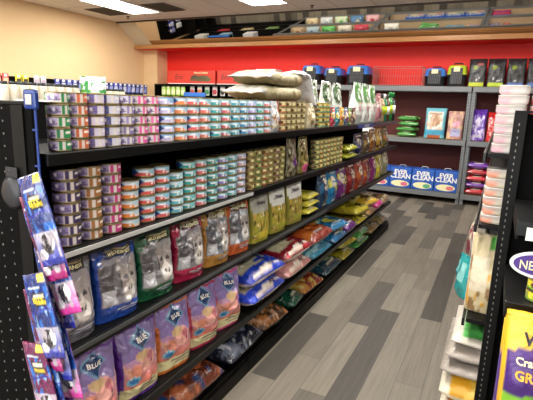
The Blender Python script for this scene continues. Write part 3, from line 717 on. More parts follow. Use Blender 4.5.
# small colourful pouches in front, tall green-white bags behind
cl = [('c43c54', 'e8c050', '4c8c94', 'red'), ('3c94a4', 'd8d060', '2c5c6c', 'teal'), ('dca83c', 'c4503c', '5c8c4c', 'amber'), ('4c6c94', 'd0c4a0', '94405c', 'slate blue'), ('5c8c3c', 'dcd87c', 'a43c4c', 'leaf green'), ('7c3c3c', 'd4a48c', '3c5c4c', 'dark red')]
for i, (a, b_, c, nm) in enumerate(cl):
    gb(3.46+i*.115, .1, .145, .04, (a, b_, c), Z1, f'small {nm} pouch in front of the tall bags, top shelf', 'pouch', 80+i, name='treat_pouch', grp='small colourful pouches on the top shelf')
def p_gw(g='4c7c3c', s='d8dcd8'):
    return lay(('bg', hx('d4dcd4')), ('e', -.1, .72, .95, .24, hx(g)), ('e', .25, .7, .6, .15, hx('eef0ec')), ('e', .3, .72, .42, .1, hx('7c9c6c')), ('r', -.6, .6, .46, .5, hx(s)), ('n', -1, 1, .1, .45, hx('c49ca0'), .1, 3, 2), ('n', -1, 1, .5, 1, hx('5c6c58'), .3, 3, 7), ('r', -1, 1, .96, 1, hx(g)))
for i, (y, l) in enumerate(((3.36, 'nearest, above the yellow cans'), (3.61, 'behind the amber pouch'), (3.87, 'behind the leaf green pouch'))):
    gb(y, .22, .345, .09, ('e4e8e4',)*3, Z1, f'silver and green bag standing on top shelf, {l}', 'pouch', 90+i, x=XF-.155 if i else XF-.18, paint=p_gw('3c5c34', 'a8b0b0'), grp='silver-green bags on the top shelf', m='foil')
for i, (y, l) in enumerate(((4.2, 'left'), (4.47, 'middle'), (4.74, 'right'))):
    gb(y, .235, .37, .1, ('e8ece8',)*3, Z1, f'tall white bag with green arch, {l} one of three on the top shelf', 'pouch', 94+i, paint=p_gw('4c8c3c', 'e0b8b8'), grp='white bags with green arches on the top shelf', m='film')
gb(5.0, .2, .3, .09, ('c88c94', 'e4c4c4', '9c5c6c'), Z1, 'pink striped pouch between white bags and bottles', 'pouch', 98)
def bottle(y, body, cap, label, h=.3, r=.042, x=XF-.07):
    r_ = empty('shampoo_bottle', label, 'bottle', (x, y, Z1+.0015), 0, 'bottles at the far end of the top shelf')
    b = B().lathe([(r*.9, 0), (r, .006), (r, h*.62), (r*.85, h*.72), (r*.4, h*.8), (r*.36, h*.84)], 20).mesh('bottle')
    cs = []
    for v in b.vertices:
        t = v.co.z/h; cs.append(body if t < .2 or t > .6 else (.92, .93, .85) if t < .3 else body)
    paint_attr(b, cs); b.materials.append(M['foil']); link('bottle_body', b, None, r_)
    B().lathe([(r*.5, h*.84), (r*.5, h*.97), (r*.4, h)], 16).build('cap', cap, r_)
    B().lathe([(r*1.01, h*.25), (r*1.01, h*.55)], 20).build('wrapper', M['lime'] if body[1] > .4 else M['white'], r_)
bottle(5.2, hx('c4a878'), M['dark'], 'tan bottle with dark cap, nearest of the top shelf bottles')
bottle(5.33, hx('1c7c54'), M['white'], 'green bottle with white cap beside the tan bottle')
bottle(5.47, hx('5c3c24'), M['sprk'], 'brown bottle on the top shelf between two green bottles')
bottle(5.62, hx('2c8c3c'), M['green'], 'green bottle with green cap near the far end', h=.33)
bottle(5.78, hx('24302c'), M['green'], 'dark bottle with green cap, last on the top shelf', h=.33)
gb(3.13, .17, .13, .07, ('b02c8c', 'd05cac', '7c1c64'), Z1+.18, 'magenta pouch standing behind the yellow cans', 'pouch', 100, x=XF-.2)
o = B().box((0, 0, .089), (.16, .17, .178), bev=.004).build('cardboard_carton', M['board']); o.location = (XF-.22, 3.16, Z1+.001); tag(o, 'brown carton under the magenta pouch behind the yellow cans', 'box')
# beige bags lying on the cans
def p_beige():
    return lay(('bg', hx('c4bb98')), ('r', -.6, .75, .25, .8, hx('cfc8a4')), ('n', -1, 1, 0, 1, hx('b4ab80'), .2, 4, 1), ('r', -.3, .3, .3, .6, hx('9c9c6c')), ('g', .86, 1, hx('9c9a94'), hx('c4c4c4')), ('r', -.7, .7, .78, .8, hx('8c7c5c')), ('r', -1, 1, .16, .2, hx('8c7a54')), ('g', 0, .1, hx('8c7c58'), hx('b4a884')))
zt = Z1+5*CH+.004
for i, (l, y, rz) in enumerate((('lower', 2.51, 178), ('upper', 2.55, 182))):
    bg = Bag(.25, .54, .08, p_beige(), 'block', seed=110+i, lying=True, wr=.007)
    make_bag('pet_food_bag', f'long beige bag lying on the can stacks, {l} of the pair', 'bag', bg, M['film'], (XF-.15, y, zt+i*.085), math.radians(rz), (), 'beige bags lying on the cans')
# white bag draped over the cans
def drape():
    vs, fs = [], []; nu, nv = 14, 22
    path = []
    for j in range(nv+1):
        t = j/nv
        yy = 2.84+.27*t; zz = zt+.18-.02*t-.165*smooth(.2, 1, t)
        path.append((yy, zz))
    for j, (yy, zz) in enumerate(path):
        for i in range(nu+1):
            u = -1+2*i/nu
            x = XF-.10+u*(.085-.02*j/nv)
            n_ = noise.noise(Vector((x*20, yy*12, 3)))*.012
            vs.append((x, yy+.02*u*0, zz+n_+.015*(1-u*u)))
    for j in range(nv):
        for i in range(nu): a = j*(nu+1)+i; fs.append((a, a+1, a+nu+2, a+nu+1))
    me = bpy.data.meshes.new('white_bag'); me.from_pydata(vs, [], fs)
    for p in me.polygons: p.use_smooth = True
    paint_attr(me, [hx('f6f6fa')]*len(vs))
    o = link('plastic_bag', me, M['film']); md = o.modifiers.new('thick', 'SOLIDIFY'); md.thickness = .02; md.offset = -1
    tag(o, 'white plastic bag draped off the right end of the beige bags', 'bag')
drape()
# blue shelf sign
o = B().box((0, 0, 0), (.004, .55, .035), bev=.001).build('shelf_sign', M['clipblue']); o.location = (XF+.006, 4.35, Z1-.02); tag(o, 'blue price strip clipped on the front of the top shelf', 'sign')
flat_text('FAVORITES', .03, 'lettering', M['text_white'], o, (.004, 0, 0), (PI/2, 0, PI/2))

# ------------------------------------------------------------------ clip strip with treat bags, near left
r = empty('clip_strip', 'blue plastic clip strip hanging at the near end of the left shelving', 'display strip', (-1.081, .80, 0))
hb = B().box((0, .01, 1.11), (.007, .003, .86))
B().box((0, 0, 1.538), (.05, .012, .05), bev=.009).build('head', M['clipblue'], r)
B().box((.0, -.0075, 1.538), (.024, .002, .026), bev=.0008).build('label_card', M['rail'], r)
for k in range(9): hb.box((0, .006, 1.46-k*.095), (.018, .004, .005))
hb.tube([(0, .01, 1.53), (-.02, .03, 1.53), (-.08, .047, 1.53)], .003)
hb.build('strip', M['clipblue'], r)
def p_treat(main, low, seed):
    return lay(('bg', hx(main)), ('n', -1, 1, .25, .85, hx('2c6cc8'), .25, 3, seed), ('n', -1, 1, .25, .8, hx('8cb4e0'), .45, 3, seed+2), ('r', .35, .95, .9, .99, hx('e8d040')),
               ('r', -.6, .5, .82, .86, hx('d8e4f4')), ('r', -.3, .7, .63, .79, hx('1c1c30')), ('r', -.2, .6, .72, .77, hx('e4dcc8')), ('r', -.25, .65, .645, .70, hx('e8d040')), ('w', .56, .02, 3, 0, .035, hx('1c2c9c')),
               ('g', .0, .38, hx(low), hx('c4c0cc')), ('e', .1, .24, .5, .12, hx('2c2830')), ('e', .45, .26, .22, .09, hx('f0f0f0')), ('e', -.45, .12, .3, .07, hx('ece8ec')), ('n', -1, 1, .05, .38, hx('a8a0a8'), .2, 4, seed), ('r', -1, 1, 0, .07, hx(low)))
tb = [(.0, 1.352, 0, 'b', 15, 'blue treat bag, topmost on the clip strip'), (-.028, 1.30, .03, 'm', 18, 'magenta treat bag peeking out behind the topmost blue one'), (.002, 1.205, .016, 'p', 17, 'blue treat bag with pink foot, second down the clip strip'),
      (-.03, 1.15, .004, 'b', 12, 'blue treat bag below the pink-footed one'), (-.012, 1.09, .026, 'b', 12, 'silver and blue treat bag leaning right below mid strip'), (-.042, 1.035, .034, 'm', 10, 'magenta treat bag at the left edge of mid strip'),
      (-.03, 1.0, .0, 'b', 11, 'blue treat bag third from the bottom of the clip strip'), (-.014, .94, .014, 'p', 12, 'pink-footed treat bag second from the bottom of the clip strip'), (-.04, .885, .024, 'm', 10, 'magenta treat bag low on the clip strip'), (-.026, .86, .004, 'b', 11, 'blue treat bag, lowest on the clip strip')]
COLT = {'b': ('12307c', '24309c'), 'm': ('6c1850', 'a82070'), 'p': ('24409c', 'e24aa8')}
for i, (dx, z, dy, k, a, l) in enumerate(tb):
    bg = Bag(.094, .235, .009, p_treat(*COLT[k], i+1), 'pillow', seed=120+i, wr=.0035, nu=30, nv=44)
    me = bg.mesh()
    for v in me.vertices: v.co.z -= .232
    r = empty('treat_bag', l, 'bag', (-1.037+dx*.85, .744+.0165*(i % 4), z-.002), 0, 'treat bags on the clip strip', ry=-math.radians(a+4))
    link('bag_body', me, M['foil'], r)
    if k != 'm':
        pts, fs = text_geo('BITS', .022, 0, .03)
        o = bg.decal(pts, fs, 'lettering', M['text_gold'], r, .006, .163, off=.0015); o.location.z = -.232

# ------------------------------------------------------------------ right side: aisle face goods
def tray_mesh(c1, c2):
    w, d, h = .105, .095, .0365; n = 40
    P = lambda a, s: (math.copysign(abs(math.cos(a))**.45, math.cos(a))*w/2*s, math.copysign(abs(math.sin(a))**.45, math.sin(a))*d/2*s)
    rings = []
    for s, z in ((.84, 0), (.96, .005), (1.0, .013), (1.0, h-.004), (1.01, h-.0035), (1.01, h-.001), (.96, h-.0005)):
        rings.append([(*P(i/n*2*PI, s), z) for i in range(n)])
    b = B().loft(rings); me = b.mesh('tray')
    cs = []
    for v in me.vertices:
        t = v.co.z/h; c = hx(c2)
        if v.co.x < -.005 and .1 < t < .8: c = hx(c1)
        if t > .88: c = hx('cfcac4')
        cs.append(c)
    paint_attr(me, cs); me.materials.append(M['label']); return me
t1 = tray_mesh('e8b4c0', 'e4dcd6'); t2 = tray_mesh('ee9c80', 'd8d0bc'); t3 = tray_mesh('c02c2c', 'd8c8b8')
for (me, x, y, z, n, desc, grp) in ((t1, .03, 2.05, 1.386, 7, 'white and pale pink food tray', 'pale pink trays'), (t2, .024, 2.05, 1.101, 6, 'peach and cream food tray', 'peach trays'), (t3, .147, 2.05, 1.386, 6, 'red and cream food tray', 'red trays')):
    for i in range(n):
        o = bpy.data.objects.new('food_tray', me); COL.objects.link(o); o.location = (x+random.uniform(-.002, .002), y, z+i*.0372); o.rotation_euler = (0, 0, random.uniform(-.04, .04))
        pos = 'topmost' if i == n-1 else ('bottom' if i == 0 else ORD[n-1-i]+' from top')
        tag(o, f'{desc}, {pos} of its stack on the right shelving', 'food tray', grp+' stacked on the right shelving')
def rb(x, y, z, bag, label, m='film', rz=0, name='pet_food_bag', grp=None, rx=0, ry=0, texts=()):
    return make_bag(name, label, 'bag', bag, M[m], (x, y, z+.002), math.radians(rz), texts, grp, rx=rx, ry=ry)
rb(.022, 2.1, .69, Bag(.145, .345, .09, lay(('bg', hx('c8b890')), ('n', -1, 1, 0, .7, hx('8c6c44'), .15, 4, 1), ('n', -1, 1, .1, .5, hx('d8a43c'), .3, 4, 3), ('r', .1, .8, .82, .97, hx('5cac4c')), ('r', -.8, .2, .3, .7, hx('d8ccb0')), ('r', .6, .9, .3, .9, hx('c49a4c'))), 'pouch', 131, side=hx('d8d0c0')), 'cream and tan bag with green corner on the right shelving', rz=-5)
rb(-.062, 2.22, .69, Bag(.1, .2, .05, lay(('bg', hx('2c9c9c')), ('r', -.5, .5, .4, .8, hx('8cd0cc'))), 'pouch', 132), 'teal packet sticking out into the aisle, right shelving', rz=-60, m='foil')
rb(-.075, 2.4, .69, Bag(.1, .15, .05, lay(('bg', hx('24888c')), ('r', -.5, .5, .4, .8, hx('7cc4c4'))), 'pouch', 133), 'smaller teal packet behind the first on the right shelving', rz=-60, m='foil')
rb(-.03, 2.75, .69, Bag(.3, .33, .1, p_gen('8c8478', 'b4acA0'.lower(), '8c3448', 3), 'pouch', 134), 'grey bag behind the cream bag on the right shelving', rz=-80)
gr = 'bags lying stacked on the right bottom deck'
def rl(z, t, c, label, seed, dx=0):
    dx -= .02
    bg = Bag(.44, .38, t, c, 'pillow', seed=seed, lying=True, wr=.012)
    rb(.11+dx, 2.23, z, bg, label, rz=-90, grp=gr)
yl = lay(('bg', hx('e0a424')), ('n', -1, 1, 0, 1, hx('e8c050'), .1, 3, 1), ('r', -1, 1, 0, .12, hx('e8e0c8')), ('n', -1, 1, 0, .5, hx('c4542c'), .35, 4, 3))
rl(.10, .13, yl, 'yellow and orange bag at the very bottom of the right stack', 141, .0)
rl(.236, .13, yl, 'yellow and orange bag, second from the bottom of the right stack', 142, -.005)
gy = lay(('bg', hx('a49a90')), ('n', -1, 1, 0, 1, hx('b8aea4'), .1, 3, 1))
rl(.372, .07, gy, 'grey-beige bag lying on the yellow bags', 143, -.01)
rl(.447, .07, gy, 'grey-beige bag lying just under the green bag', 144, .0)
rl(.522, .065, lay(('bg', hx('d0c8b8')), ('r', -1, .8, .06, .9, hx('58b858')), ('e', .3, .5, .3, .14, hx('a86c44')), ('e', -.3, .35, .25, .12, hx('b8744c')), ('r', -1, 1, 0, .1, hx('d8d0c4'))), 'green and white bag on top of the right-hand stack', 145, .02)

# endcap on the right
EX = .04; EY = 1.9
r = empty('end_display', 'black slotted end display at the right edge of the aisle', 'shelving', (.4, EY, 0))
pn = B().box((.0, .02, .775), (.72, .02, 1.53))
for s in (-1, 1):
    u = B().box((s*.34, 0, .772), (.04, .05, 1.544))
    h = B()
    for i in range(62): h.box((s*.34-.002, -.0255, .07+i*.0235), (.0035, .001, .009))
    build_multi('upright', [(u, M['black']), (h, M['dot'])], r)
B().box((0, .0, 1.548), (.72, .06, .008)).build('top_cap', M['black'], r)
h = B()
for i in range(13):
    for j in range(7): h.box((-.26+i*.045, .0095, 1.28+j*.036), (.012, .001, .003))
build_multi('back_panel', [(pn, M['blackmat']), (h, M['railgrey'])], r)
for z in (1.235, .985):
    s = B().box((0, -.21, z-.008), (.645, .38, .016)).box((-.318, -.21, z-.03), (.006, .38, .05)).box((.318, -.21, z-.03), (.006, .38, .05)).build('shelf', M['black'], r)
    B().box((0, -.405, z-.02), (.645, .012, .044), bev=.003).build('price_rail', M['railblack'], s)
B().box((0, -.30, .06), (.68, .55, .12)).build('base_deck', M['black'], r)
o = B().box((0, 0, 0), (.062, .002, .038)).build('price_tag', M['white']); o.location = (.135, 1.485, 1.203); tag(o, 'white price tag on the upper end display shelf', 'tag')
# sign NEW
r = empty('shelf_sign', 'oval purple and white NEW sign hanging from the end display shelf', 'sign', (.152, 1.47, 1.118))
def ell(a, b, y0, y1, n=40):
    return B().prism([(a*math.cos(i/n*2*PI), b*math.sin(i/n*2*PI)) for i in range(n)], y0, y1)
ell(.08, .04, 0, .003).build('white_rim', M['white'], r)
ell(.07, .031, -.0015, 0).build('purple_face', M['purple'], r)
flat_text('NEW', .038, 'lettering', M['text_cream'], r, (-.02, -.002, -.004), bold=.01).scale = (.8, 1, 1)
B().box((.02, .004, .075), (.045, .002, .09)).build('hanger_card', M['purple'], r)
ell(.01, .005, -.002, -.0015, 16).build('crown_mark', M['rail'], r).location = (0, 0, .022)
# yellow green cans on the end display
kk = ('G', '5c9c34', 'd8cc3c', .042)
for j, xx in enumerate((.175, .265)):
    stack(xx, 1.555, .985, 2, kk, 'yellow-green', j, 'under the NEW sign, end display', 'yellow-green cans under the NEW sign')
# big bags on the end display base
def p_grain():
    return lay(('bg', hx('e8b42c')), ('r', -1, 1, .6, 1, hx('ecc040')), ('e', 0.25, .805, 1.5, .115, hx('4a2c74')), ('e', .0, .9, .45, .03, hx('ea7c24')), ('w', .66, .02, 2, 2, .07, hx('7cb434')), ('r', -1, 1, 0, .6, hx('e8a428')), ('e', -.55, .64, .2, .03, hx('4c5c24')), ('r', -.6, .5, .26, .4, hx('d8ecb0')))
bg = Bag(.36, .868, .13, p_grain(), 'block', seed=151, side=hx('e8b42c'), wr=.008, nu=44, nv=70)
rb(.262, 1.42, .12, bg, 'large yellow and purple grain bag standing on the end display base', m='film', texts=[('Crafted', .028, -.1, .742, M['text_cream'], 'script_lettering'), ('GRAIN', .034, -.09, .705, M['text_orange'], 'lettering'), ('W', .045, -.105, .80, M['text_dark'], 'initial')])
bg = Bag(.12, .8, .09, lay(('bg', hx('dcd8e0')), ('r', -1, 1, .45, .85, hx('54308a')), ('r', -1, 1, .85, 1, hx('e4b838')), ('r', -1, 1, .3, .36, hx('3c4c9c'))), 'block', seed=152)
rb(.145, 1.55, .12, bg, 'white and purple bag behind the grain bag, end display base', m='film', rz=0)

# ------------------------------------------------------------------ back racks
RY = 8.1; RD = .5
def rack(x0, x1, label):
    r = empty('storage_rack', label, 'shelving', ((x0+x1)/2, RY+RD/2, 0), 0, 'grey storage racks along the red wall')
    w = x1-x0
    for sx in (-1, 1):
        for sy2 in (-1, 1):
            X = sx*(w/2-.025); Y = sy2*(RD/2-.02)
            po = B().box((X, Y, .945), (.05, .003, 1.89)).box((X+sx*.0235, Y-sy2*.018, .945), (.003, .036, 1.89)).build('post', M['grey'], r)
            if sy2 < 0:
                h = B()
                for i in range(36): h.box((X-.005, Y-.002, .05+i*.05), (.008, .001, .02))
                h.build('slot', M['dark'], po)
    for z in (.17, 1.05, 1.90):
        B().box((0, -RD/2+.0, z-.04), (w-.006, .006, .08)).box((0, -RD/2+.015, z-.003), (w-.006, .03, .006)).box((0, RD/2-.0, z-.04), (w-.006, .006, .08)).box((-w/2+.012, 0, z-.04), (.006, RD-.03, .07)).box((w/2-.012, 0, z-.04), (.006, RD-.03, .07)).build('beam', M['grey'], r)
        B().box((0, 0, z-.012), (w-.03, RD-.065, .012)).build('deck_board', M['board'], r)
rack(-4.365, -2.42, 'grey steel storage rack left of the middle one, mostly hidden')
rack(-2.41, -.475, 'grey steel storage rack with the blue litter boxes at the bottom')
rack(-.46, 1.505, 'grey steel storage rack at the right of the red wall')
# litter boxes
def litter_box(x, label, c='f0b8c0'):
    r = empty('litter_box', label, 'box', (x, RY+.2, .17), 0, 'blue litter boxes on the bottom of the rack')
    w, h, d = .365, .35, .3
    me = B().box((0, 0, h/2), (w, d, h), bev=.012).mesh('carton'); paint_attr(me, [hx('2459b4')]*len(me.vertices)); me.materials.append(M['print']); link('carton', me, None, r)
    flat_text('EVER', .1, 'lettering', M['text_white'], r, (0, -d/2-.001, .275), bold=.03); flat_text('CLEAN', .11, 'lettering', M['text_white'], r, (0, -d/2-.001, .2), bold=.03)
    n = 24; b = B().prism([(.155*math.cos(i/n*2*PI), .075+.055*math.sin(i/n*2*PI)) for i in range(n)], -d/2-.002, -d/2-.0005); b.build('picture_patch', M['text_cream'], r)
    me = B().prism([(.07+.06*math.cos(i/n*2*PI), .07+.035*math.sin(i/n*2*PI)) for i in range(n)], -d/2-.003, -d/2-.0018).mesh('p'); link('colour_patch', me, mat('patch_ink', hx(c), .5), r)
    B().tube([(-.06, 0, h), (-.04, 0, h+.035), (.04, 0, h+.035), (.06, 0, h)], .007).build('handle', M['rail'], r)
litter_box(-1.455, 'blue litter box, leftmost of the three under the rack', 'd86c8c')
litter_box(-1.08, 'blue litter box, middle of the three under the rack', '5cac7c')
litter_box(-.706, 'blue litter box, rightmost of the three under the rack', 'e07c7c')
litter_box(-1.83, 'blue litter box hidden behind the end of the left shelving', 'd86c8c')
rk = 'bags on the rack shelves'
def kb(x, z, w, h, t, paint, label, seed, kind='block', m='film', y=RY+.18, rz=0, grp=rk, texts=(), lean=.1):
    bg = Bag(w, h, t, paint, kind, seed=seed, wr=.01, nu=18, nv=22, lean=lean)
    return make_bag('pet_food_bag', label, 'bag', bg, M[m], (x, y, z+.002), math.radians(rz), texts, grp)
kb(-.99, 1.05, .335, .5, .14, lay(('bg', hx('6cb4c4')), ('r', -.75, .75, .12, .9, hx('e4dcd0')), ('e', 0, .6, .5, .22, hx('b48c6c')), ('n', -.8, .8, .3, .8, hx('d8b49c'), .1, 4, 1), ('r', -1, 1, .1, .3, hx('3c94b4')), ('r', -.6, .6, 0, .1, hx('a4542c')), ('r', -.6, .6, .8, .85, hx('a0705c'))), 'pale blue and cream bag standing on the middle rack shelf', 161)
kb(-.67, 1.05, .25, .46, .13, lay(('bg', hx('b4847c')), ('n', -1, 1, 0, 1, hx('d8b490'), .1, 3, 1), ('r', -.5, .7, .1, .4, hx('a8a8cc')), ('e', .1, .55, .5, .12, hx('dc9cb0')), ('r', -.8, .8, .8, .9, hx('c49c94'))), 'pink and brown bag on the rack beside the upright post', 162)
for i in range(4):
    bg = Bag(.34, .36, .085, p_gen('3c8c34', '84c85c', 'd8ecc8', i), 'pillow', seed=165+i, lying=True, wr=.01, nu=18, nv=18)
    make_bag('treat_bag', f'green bag lying on the middle rack shelf, {("bottom", "second", "third", "top")[i]} of the pile', 'bag', bg, M['foil'], (-1.45+.01*i, RY+.24, 1.052+i*.09), math.radians(8*(-1)**i), (), 'green bags piled on the rack')
kb(-.32, 1.05, .22, .5, .14, lay(('bg', hx('5c2ca4')), ('e', -.1, .6, .35, .14, hx('d8ccec')), ('n', -1, 1, 0, .5, hx('c4b4e0'), .15, 4, 1), ('r', -.5, .6, .1, .2, hx('c4bcd4'))), 'purple bag with pale print on the right rack', 171, m='foil')
kb(-.125, 1.05, .14, .46, .14, lay(('bg', hx('c81c24')), ('n', -1, 1, 0, .8, hx('e8b4a8'), .2, 4, 2)), 'red bag beside the purple bag on the right rack', 172, m='foil')
for i, c in enumerate(('c02430', '6c3494', 'c42834', 'b82c3c', '6c34a4')):
    bg = Bag(.33, .4, .105, p_gen(c, 'd8c0c8', '3c1c3c', i), 'pillow', seed=175+i, lying=True, wr=.008, nu=18, nv=18)
    make_bag('pet_food_bag', f'{("red", "purple", "red", "dark red", "purple")[i]} bag at the bottom of right rack, {("lowest", "second up", "middle", "fourth up", "topmost")[i]} in the pile', 'bag', bg, M['foil'], (-.25, RY+.24, .172+i*.108), 0, (), 'purple and red bags piled on the right rack')
# extra stock shown mostly in the mirror
ex = [(-2.15, 'e8e8e4', '2c2c34', 'b4b4b0', 'white bag with black print'), (-2.75, 'c43c54', 'e0b0b8', '8c2434', 'red and pink bag'), (-3.1, 'd8d4c4', '4c7cac', '8c8c84', 'white and blue bag'), (-3.45, '58b058', 'd0e0c0', '346c3c', 'green bag'), (-3.8, 'a4b8c4', 'e0e4e8', '3c5c8c', 'pale blue bag'), (-4.15, 'b09878', 'd8c8a4', '6c5434', 'tan bag')]
for i, (x, a, b_, c, l) in enumerate(ex):
    bg = Bag(.3, .4, .12, p_gen(a, b_, c, i), 'pillow', seed=180+i, lying=True, wr=.01, nu=16, nv=16)
    make_bag('pet_food_bag', f'{l} lying on the middle rack shelf, seen in the mirror', 'bag', bg, M['film'], (x, RY+.23, 1.052), 0, (), rk)
    bg = Bag(.3, .4, .14, p_gen(b_, c, a, i+9), 'pillow', seed=190+i, lying=True, wr=.01, nu=16, nv=16)
    if i != 0: make_bag('pet_food_bag', f'bag lying on the lowest rack level beneath the {l}', 'bag', bg, M['film'], (x, RY+.2, .172), 0, (), rk)
# black bags on the rack top
for i, (x, c, nm) in enumerate(((-.435, 'c0cc3c', 'lime-banded, leftmost'), (-.16, 'b8cc40', 'lime-banded, second from the left'), (.115, '4c6cb4', 'blue-banded, third from the left'), (.39, '4c70bc', 'blue-banded, fourth from the left'), (.665, 'b8cc40', 'lime-banded, at the picture edge'))):
    kb(x, 1.90, .262, .44, .13, lay(('bg', hx('2c2c2e')), ('n', -1, 1, .15, .9, hx('4a4a4c'), .1, 3, i), ('r', -.85, .85, .03, .14, hx(c)), ('e', -.25, .68, .3, .06, hx('8c9c34') if i < 9 else 0), ('n', -.7, .7, .2, .35, hx('c4c4c4'), .3, 5, i), ('e', .3, .8, .35, .06, hx('a85c5c') if i == 0 else hx('3c3c40'))), f'black pet food bag on the rack top, {nm}', 200+i, grp='black bags on the rack top')
# pet carriers
def carrier(x, w, h, top, label, y=RY+.26, d=.42, rz=0):
    r = empty('pet_carrier', label, 'pet carrier', (x, y, 1.902), rz, 'pet carriers on the rack tops')
    n = 32
    def ring(s, z, sd_=1):
        return [(math.copysign(abs(math.cos(a))**.4, math.cos(a))*w/2*s, math.copysign(abs(math.sin(a))**.4, math.sin(a))*d/2*s, z) for a in [i/n*2*PI for i in range(n)]]
    B().loft([ring(.9, 0), ring(.94, .01), ring(1, h*.5), ring(1.03, h*.51), ring(1.03, h*.54)]).build('lower_shell', M['dark'], r)
    B().loft([ring(1.03, h*.541), ring(1.03, h*.57), ring(1, h*.58), ring(.93, h*.85), ring(.85, h*.94), ring(.7, h*.97)]).build('upper_shell', top, r)
    B().box((0, -d/2-.003, h*.47), (w*.6, .012, h*.72), bev=.004).build('door', M['dark'], r)
    b = B()
    for i in range(7): b.tube([(-w*.26+i*w*.52/6, -d/2-.012, h*.14), (-w*.26+i*w*.52/6, -d/2-.012, h*.8)], .003, 5)
    for i in range(4): b.tube([(-w*.27, -d/2-.014, h*(.2+i*.18)), (w*.27, -d/2-.014, h*(.2+i*.18))], .003, 5)
    b.build('door_grille', M['railgrey'], r)
    B().tube([(-.07, 0, h*.96), (-.06, 0, h*1.07), (.06, 0, h*1.07), (.07, 0, h*.96)], .011, 8).build('handle', M['dark'], r)
    B().box((0, -d/2-.018, h*.78), (w*.3, .002, h*.22)).build('paper_tag', M['text_cream'], r)
carrier(-1.065, .33, .3, M['blue'], 'blue-topped pet carrier right of the wire crate')
carrier(-.735, .3, .35, M['lime'], 'lime-edged black pet carrier left of the black bags', d=.36)
carrier(-2.37, .42, .35, M['blue'], 'blue-topped pet carrier, largest one left of the wire crate')
carrier(-2.83, .34, .31, M['blue'], 'blue-topped pet carrier, smallest, between two larger ones')
carrier(-3.25, .38, .36, M['blue'], 'blue-topped pet carrier, leftmost of the row')
# wire crate
r = empty('wire_crate', 'reddish wire pet crate on the rack top beside the blue carrier', 'crate', (-1.67, RY+.25, 1.906), 0)
b = B(); w, d, h = .82, .44, .31
for i in range(22):
    x = -w/2+i*w/21
    for yy in (-d/2, d/2): b.tube([(x, yy, 0), (x, yy, h)], .002, 4)
for k in range(12):
    y = -d/2+k*d/11
    for xx in (-w/2, w/2): b.tube([(xx, y, 0), (xx, y, h)], .002, 4)
b.build('bars', M['wire'], r)
b = B()
for z in (0.004, h/2, h):
    rr_ = .004 if z != h/2 else .0025
    b.tube([(-w/2, -d/2, z), (w/2, -d/2, z)], rr_, 6).tube([(-w/2, d/2, z), (w/2, d/2, z)], rr_, 6).tube([(-w/2, -d/2, z), (-w/2, d/2, z)], rr_, 6).tube([(w/2, -d/2, z), (w/2, d/2, z)], rr_, 6)
b.build('frame', M['wire'], r)
B().box((0, 0, .006), (w-.02, d-.02, .008)).build('floor_pan', M['dark'], r)
B().box((0, d/2-.01, h/2), (w-.02, .006, h-.03)).build('red_panel', M['red'], r)

# ------------------------------------------------------------------ black wall shelving under the red boxes
r = empty('wall_shelving', 'black pegboard wall shelving under the red cartons', 'shelving', (-5.67, 8.5, 0))
B().box((0, .1, .93), (2.46, .02, 1.86)).build('back_panel', M['blackmat'], r)
for z in (1.88, 1.05, .6, .15): B().box((0, -.13, z-.02), (2.46, .44, .03)).build('shelf', M['black'], r)
for sx in (-1, 1): B().box((sx*1.215, -.13, .94), (.03, .44, 1.84)).build('side_panel', M['black'], r)
def red_carton(x, label, w=1.2):
    r = empty('carton', label, 'box', (x, 8.3, 1.882), 0, 'red cartons on the black wall shelving')
    B().box((0, 0, .135), (w, .3, .27), bev=.006).build('box_body', mat('red_carton_print', hx('cc3a2c'), .5), r)
    q = w/1.2
    me = B().prism([(a*q, b) for a, b in ((-.03, .06), (.45, .05), (.5, .1), (.42, .16), (.3, .18), (.2, .16), (.1, .19), (0, .15))], -.153, -.151).mesh('p'); paint_attr(me, [hx(random.choice(('5c5c3c', '7c4c34', '3c3c2c'))) for _ in me.vertices]); me.materials.append(M['print']); link('plant_picture', me, None, r)
    B().box((0, -.152, .005), (w, .003, .012)).build('white_edge', M['white'], r)
    flat_text('Eco', .14, 'lettering', M['text_dark'], r, (-.32*q, -.152, .14), shear=.3, bold=0)
    flat_text('Natural Habitat', .055, 'lettering', M['text_cream'], r, (.25*q, -.152, .225), bold=.02).scale = (q, 1, 1)
red_carton(-5.92, 'red carton with plant picture, left one on the wall shelving')
red_carton(-4.86, 'red carton with plant picture, right one on the wall shelving', .82)
o = B().box((0, 0, .14), (.42, .3, .28), bev=.006).build('carton', M['white']); o.location = (-4.18, 8.33, 1.902); tag(o, 'white carton standing right of the red cartons on the rack top', 'box')
# hanging packets
def packet(x, y, z, w, h, c1, c2, label, grp, rz=0, cat='package'):
    r = empty('hanging_packet', label, cat, (x, y, z), rz, grp)
    me = Bag(w, h, .02, lay(('bg', hx(c1)), ('r', -.7, .7, .2, .65, hx(c2)), ('r', -.5, .5, .75, .9, hx('f0ece4')), ('n', -1, 1, 0, .5, hx(c2), .2, 4, x)), 'pillow', seed=x*10, nu=8, nv=10, wr=.002).mesh()
    for v in me.vertices: v.co.z -= h
    link('packet_body', me, M['film'], r)
    B().tube([(0, .07, -.01), (0, -.03, -.01)], .003, 5).build('hook', M['chrome'], r)
for i in range(5):
    packet(-6.7+i*.13, 8.22, 1.83, .12, .2, 'a8d83c', 'e8f0c8', f'lime packet under the left red carton, {ORD[i]} from the left', 'lime packets on the wall pegboard')
wp = [('d8d8d8', 'b44c3c'), ('e0d8d0', 'c4743c'), ('d4dcd8', '4c8c5c'), ('d8d0d0', 'b43c4c'), ('e8e8e8', '2c2c2c'), ('d0d0cc', '946c4c'), ('dcdcdc', '7c7c7c'), ('d0c8c0', 'a4543c')]
